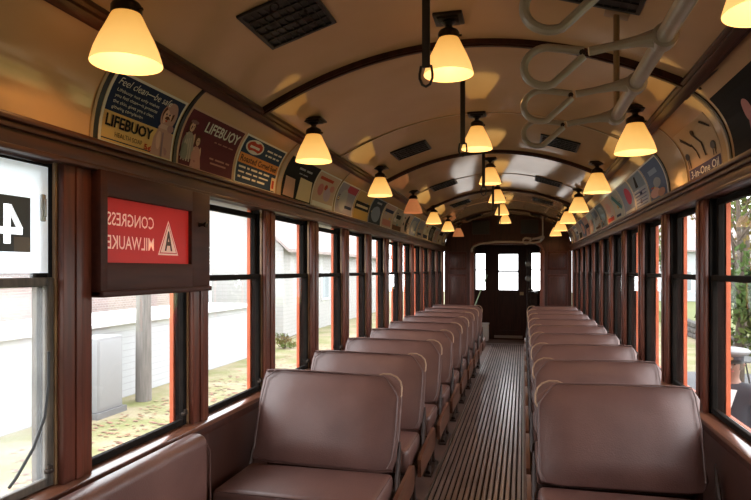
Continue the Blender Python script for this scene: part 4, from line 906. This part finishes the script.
b = MB(); b.lathe([(0.03, 0), (0.05, 0.01), (0.012, 0.06), (0.012, 0.12), (0.06, 0.2), (0.001, 0.2)], m=M['steel'], seg=14)

# ------------------------------------------------------------------ person outside
def skin_body(name, joints, edges, parent, m, levels=2):
    me = bpy.data.meshes.new(name); me.from_pydata([j[0] for j in joints], edges, []); o = bpy.data.objects.new(name, me); C.objects.link(o)
    sk = o.modifiers.new('skin', 'SKIN'); sk.use_smooth_shade = True
    for k, j in enumerate(joints):
        me.skin_vertices[0].data[k].radius = (j[1], j[2] if len(j) > 2 else j[1])
    me.skin_vertices[0].data[0].use_root = True
    ss = o.modifiers.new('sub', 'SUBSURF'); ss.levels = levels; ss.render_levels = levels
    dg = bpy.context.evaluated_depsgraph_get(); me2 = bpy.data.meshes.new_from_object(o.evaluated_get(dg)); bpy.data.objects.remove(o)
    me2.materials.clear(); me2.materials.append(m)
    o = bpy.data.objects.new(name, me2); C.objects.link(o); o.parent = parent
    for p_ in me2.polygons: p_.use_smooth = True
    return o
r = empty('person', (2.17, 6.1, GZ+0.03), math.radians(-25), 'person in dark jacket and white peaked cap standing outside the window', 'person')
skin = mat('skin', (0.24, 0.125, 0.09), 0.55); coat = mat('dark_jacket_cloth', (0.018, 0.018, 0.024), 0.8); trs = mat('dark_trousers', (0.02, 0.02, 0.025), 0.8)
J = [((0, 0, 0.92), 0.14, 0.11), ((0, 0, 1.08), 0.15, 0.11), ((0, 0, 1.28), 0.15, 0.10), ((0, 0.0, 1.40), 0.085, 0.06), ((0, 0, 1.46), 0.050), ((0, -0.01, 1.53), 0.055), ((0, -0.015, 1.60), 0.078, 0.092), ((0, -0.01, 1.67), 0.072, 0.088),
     ((0.18, 0, 1.36), 0.045), ((0.23, 0.01, 1.12), 0.045), ((0.22, -0.10, 0.90), 0.033), ((0.21, -0.14, 0.83), 0.035, 0.02), ((-0.18, 0, 1.36), 0.045), ((-0.23, 0.01, 1.12), 0.045), ((-0.20, -0.12, 0.92), 0.033), ((-0.18, -0.17, 0.87), 0.035, 0.02),
     ((0.09, 0, 0.85), 0.09), ((0.10, -0.01, 0.48), 0.06), ((0.10, 0.02, 0.09), 0.042), ((0.11, -0.12, 0.035), 0.04, 0.03), ((-0.09, 0, 0.85), 0.09), ((-0.10, -0.01, 0.48), 0.06), ((-0.10, 0.02, 0.09), 0.042), ((-0.11, -0.12, 0.035), 0.04, 0.03)]
E = [(0, 1), (1, 2), (2, 3), (3, 4), (4, 5), (5, 6), (6, 7), (3, 8), (8, 9), (9, 10), (10, 11), (3, 12), (12, 13), (13, 14), (14, 15), (0, 16), (16, 17), (17, 18), (18, 19), (0, 20), (20, 21), (21, 22), (22, 23)]
body = skin_body('body', J, E, r, skin)
for sx, hx, hy, hz in ((1, 0.21, -0.14, 0.83), (-1, -0.18, -0.17, 0.87)):
    for k in range(4):
        ln = (0.065, 0.075, 0.07, 0.055)[k]; ox = (k-1.5)*0.017
        f = skin_body('finger', [((hx+ox, hy-0.01, hz-0.02), 0.009), ((hx+ox, hy-0.02, hz-0.02-ln*0.5), 0.008), ((hx+ox, hy-0.005, hz-0.02-ln), 0.007)], [(0, 1), (1, 2)], body, skin, 1)
    skin_body('thumb', [((hx-sx*0.02, hy-0.01, hz), 0.010), ((hx-sx*0.045, hy-0.03, hz-0.02), 0.009), ((hx-sx*0.045, hy-0.035, hz-0.05), 0.008)], [(0, 1), (1, 2)], body, skin, 1)
# face
b = MB(); b.lathe([(0.001, -0.118), (0.008, -0.112), (0.012, -0.098), (0.011, -0.085)], (0, 0, 1.598), skin, 8, axis='y')
b.tube([(0, -0.112, 1.615), (0, -0.125, 1.592), (0, -0.108, 1.582)], [0.007, 0.012, 0.007], skin, 8); b.build('nose', None, body)
for sx in (-1, 1):
    b = MB(); b.lathe([(0.001, -0.006), (0.006, -0.004), (0.008, 0.0)], (sx*0.028, -0.098, 1.622), flat((0.03, 0.02, 0.02)), 10, axis='y'); b.build('eye', None, body)
    b = MB(); b.tube([(sx*0.078, -0.005, 1.625), (sx*0.087, 0.004, 1.615), (sx*0.080, 0.0, 1.59)], [0.009, 0.012, 0.007], skin, 8); b.build('ear', None, body)
b = MB(); b.tube([(-0.022, -0.098, 1.560), (0, -0.106, 1.558), (0.022, -0.098, 1.560)], 0.0045, flat((0.32, 0.10, 0.09)), 6); b.build('mouth', None, body)
JJ = [((0, 0, 0.90), 0.165, 0.13), ((0, 0, 1.08), 0.165, 0.128), ((0, 0, 1.28), 0.185, 0.13), ((0, 0, 1.40), 0.135, 0.105), ((0, 0, 1.465), 0.078), ((0.185, 0, 1.37), 0.080), ((0.235, 0.01, 1.12), 0.058), ((0.222, -0.09, 0.92), 0.047), ((-0.185, 0, 1.37), 0.080), ((-0.235, 0.01, 1.12), 0.058), ((-0.203, -0.11, 0.94), 0.047)]
jk = skin_body('jacket', JJ, [(0, 1), (1, 2), (2, 3), (3, 4), (3, 5), (5, 6), (6, 7), (3, 8), (8, 9), (9, 10)], r, coat)
b = MB(); b.poly([(-0.05, -0.132, 1.40), (0.05, -0.132, 1.40), (0.0, -0.155, 1.22)], flat((0.7, 0.7, 0.7))); b.build('shirt_front', None, jk, normals=False)
skin_body('trousers', [((0, 0, 0.90), 0.15, 0.12), ((0.095, 0, 0.83), 0.10), ((0.10, -0.01, 0.48), 0.075), ((0.10, 0.02, 0.10), 0.065), ((-0.095, 0, 0.83), 0.10), ((-0.10, -0.01, 0.48), 0.075), ((-0.10, 0.02, 0.10), 0.065)], [(0, 1), (1, 2), (2, 3), (0, 4), (4, 5), (5, 6)], r, trs)
for sx in (-1, 1):
    b = MB(); b.box(sx*0.105-0.05, sx*0.105+0.05, -0.19, 0.09, 0.0, 0.085, M['black'], bev=0.03, seg=3); b.build('shoe', None, r)
b = MB(); b.lathe([(0.082, 1.64), (0.085, 1.635), (0.088, 1.68), (0.086, 1.695)], (0, -0.005, 0), flat((0.05, 0.05, 0.06)), 24)
b.lathe([(0.086, 1.69), (0.135, 1.715), (0.145, 1.735), (0.12, 1.755), (0.06, 1.765), (0.001, 1.767)], (0, -0.005, 0), flat((0.26, 0.26, 0.26)), 24)
b.bm.verts.ensure_lookup_table(); cp = b.build('peaked_cap', None, r)
b = MB(); n = 14
for h in (0, 0.006): pass
ring_i = [(0.084*math.cos(a), -0.005-0.084*math.sin(a), 1.655) for a in [PI*(0.12+0.76*k/n) for k in range(n+1)]]
ring_o = [(0.100*math.cos(a), -0.005-0.150*math.sin(a), 1.633) for a in [PI*(0.12+0.76*k/n) for k in range(n+1)]]
vi = [b.bm.verts.new(p) for p in ring_i]; vo = [b.bm.verts.new(p) for p in ring_o]; vi2 = [b.bm.verts.new((p[0], p[1], p[2]+0.005)) for p in ring_i]; vo2 = [b.bm.verts.new((p[0], p[1], p[2]+0.005)) for p in ring_o]
for k in range(n):
    b.bm.faces.new((vi[k], vo[k], vo[k+1], vi[k+1])); b.bm.faces.new((vi2[k], vi2[k+1], vo2[k+1], vo2[k])); b.bm.faces.new((vo[k], vo2[k], vo2[k+1], vo[k+1]))
b.mats = [M['black']]; b.build('peak', None, cp)
b = MB(); b.lathe([(0.001, -0.004), (0.014, -0.003), (0.016, 0.0)], (0, -0.095, 1.672), M['brass'], 12, axis='y'); b.build('badge', None, cp)
b = MB(); b.lathe([(0.076, 1.63), (0.088, 1.64), (0.086, 1.60), (0.080, 1.57), (0.06, 1.56)], (0, 0.012, 0), flat((0.12, 0.09, 0.07)), 24); b.build('hair', None, r)
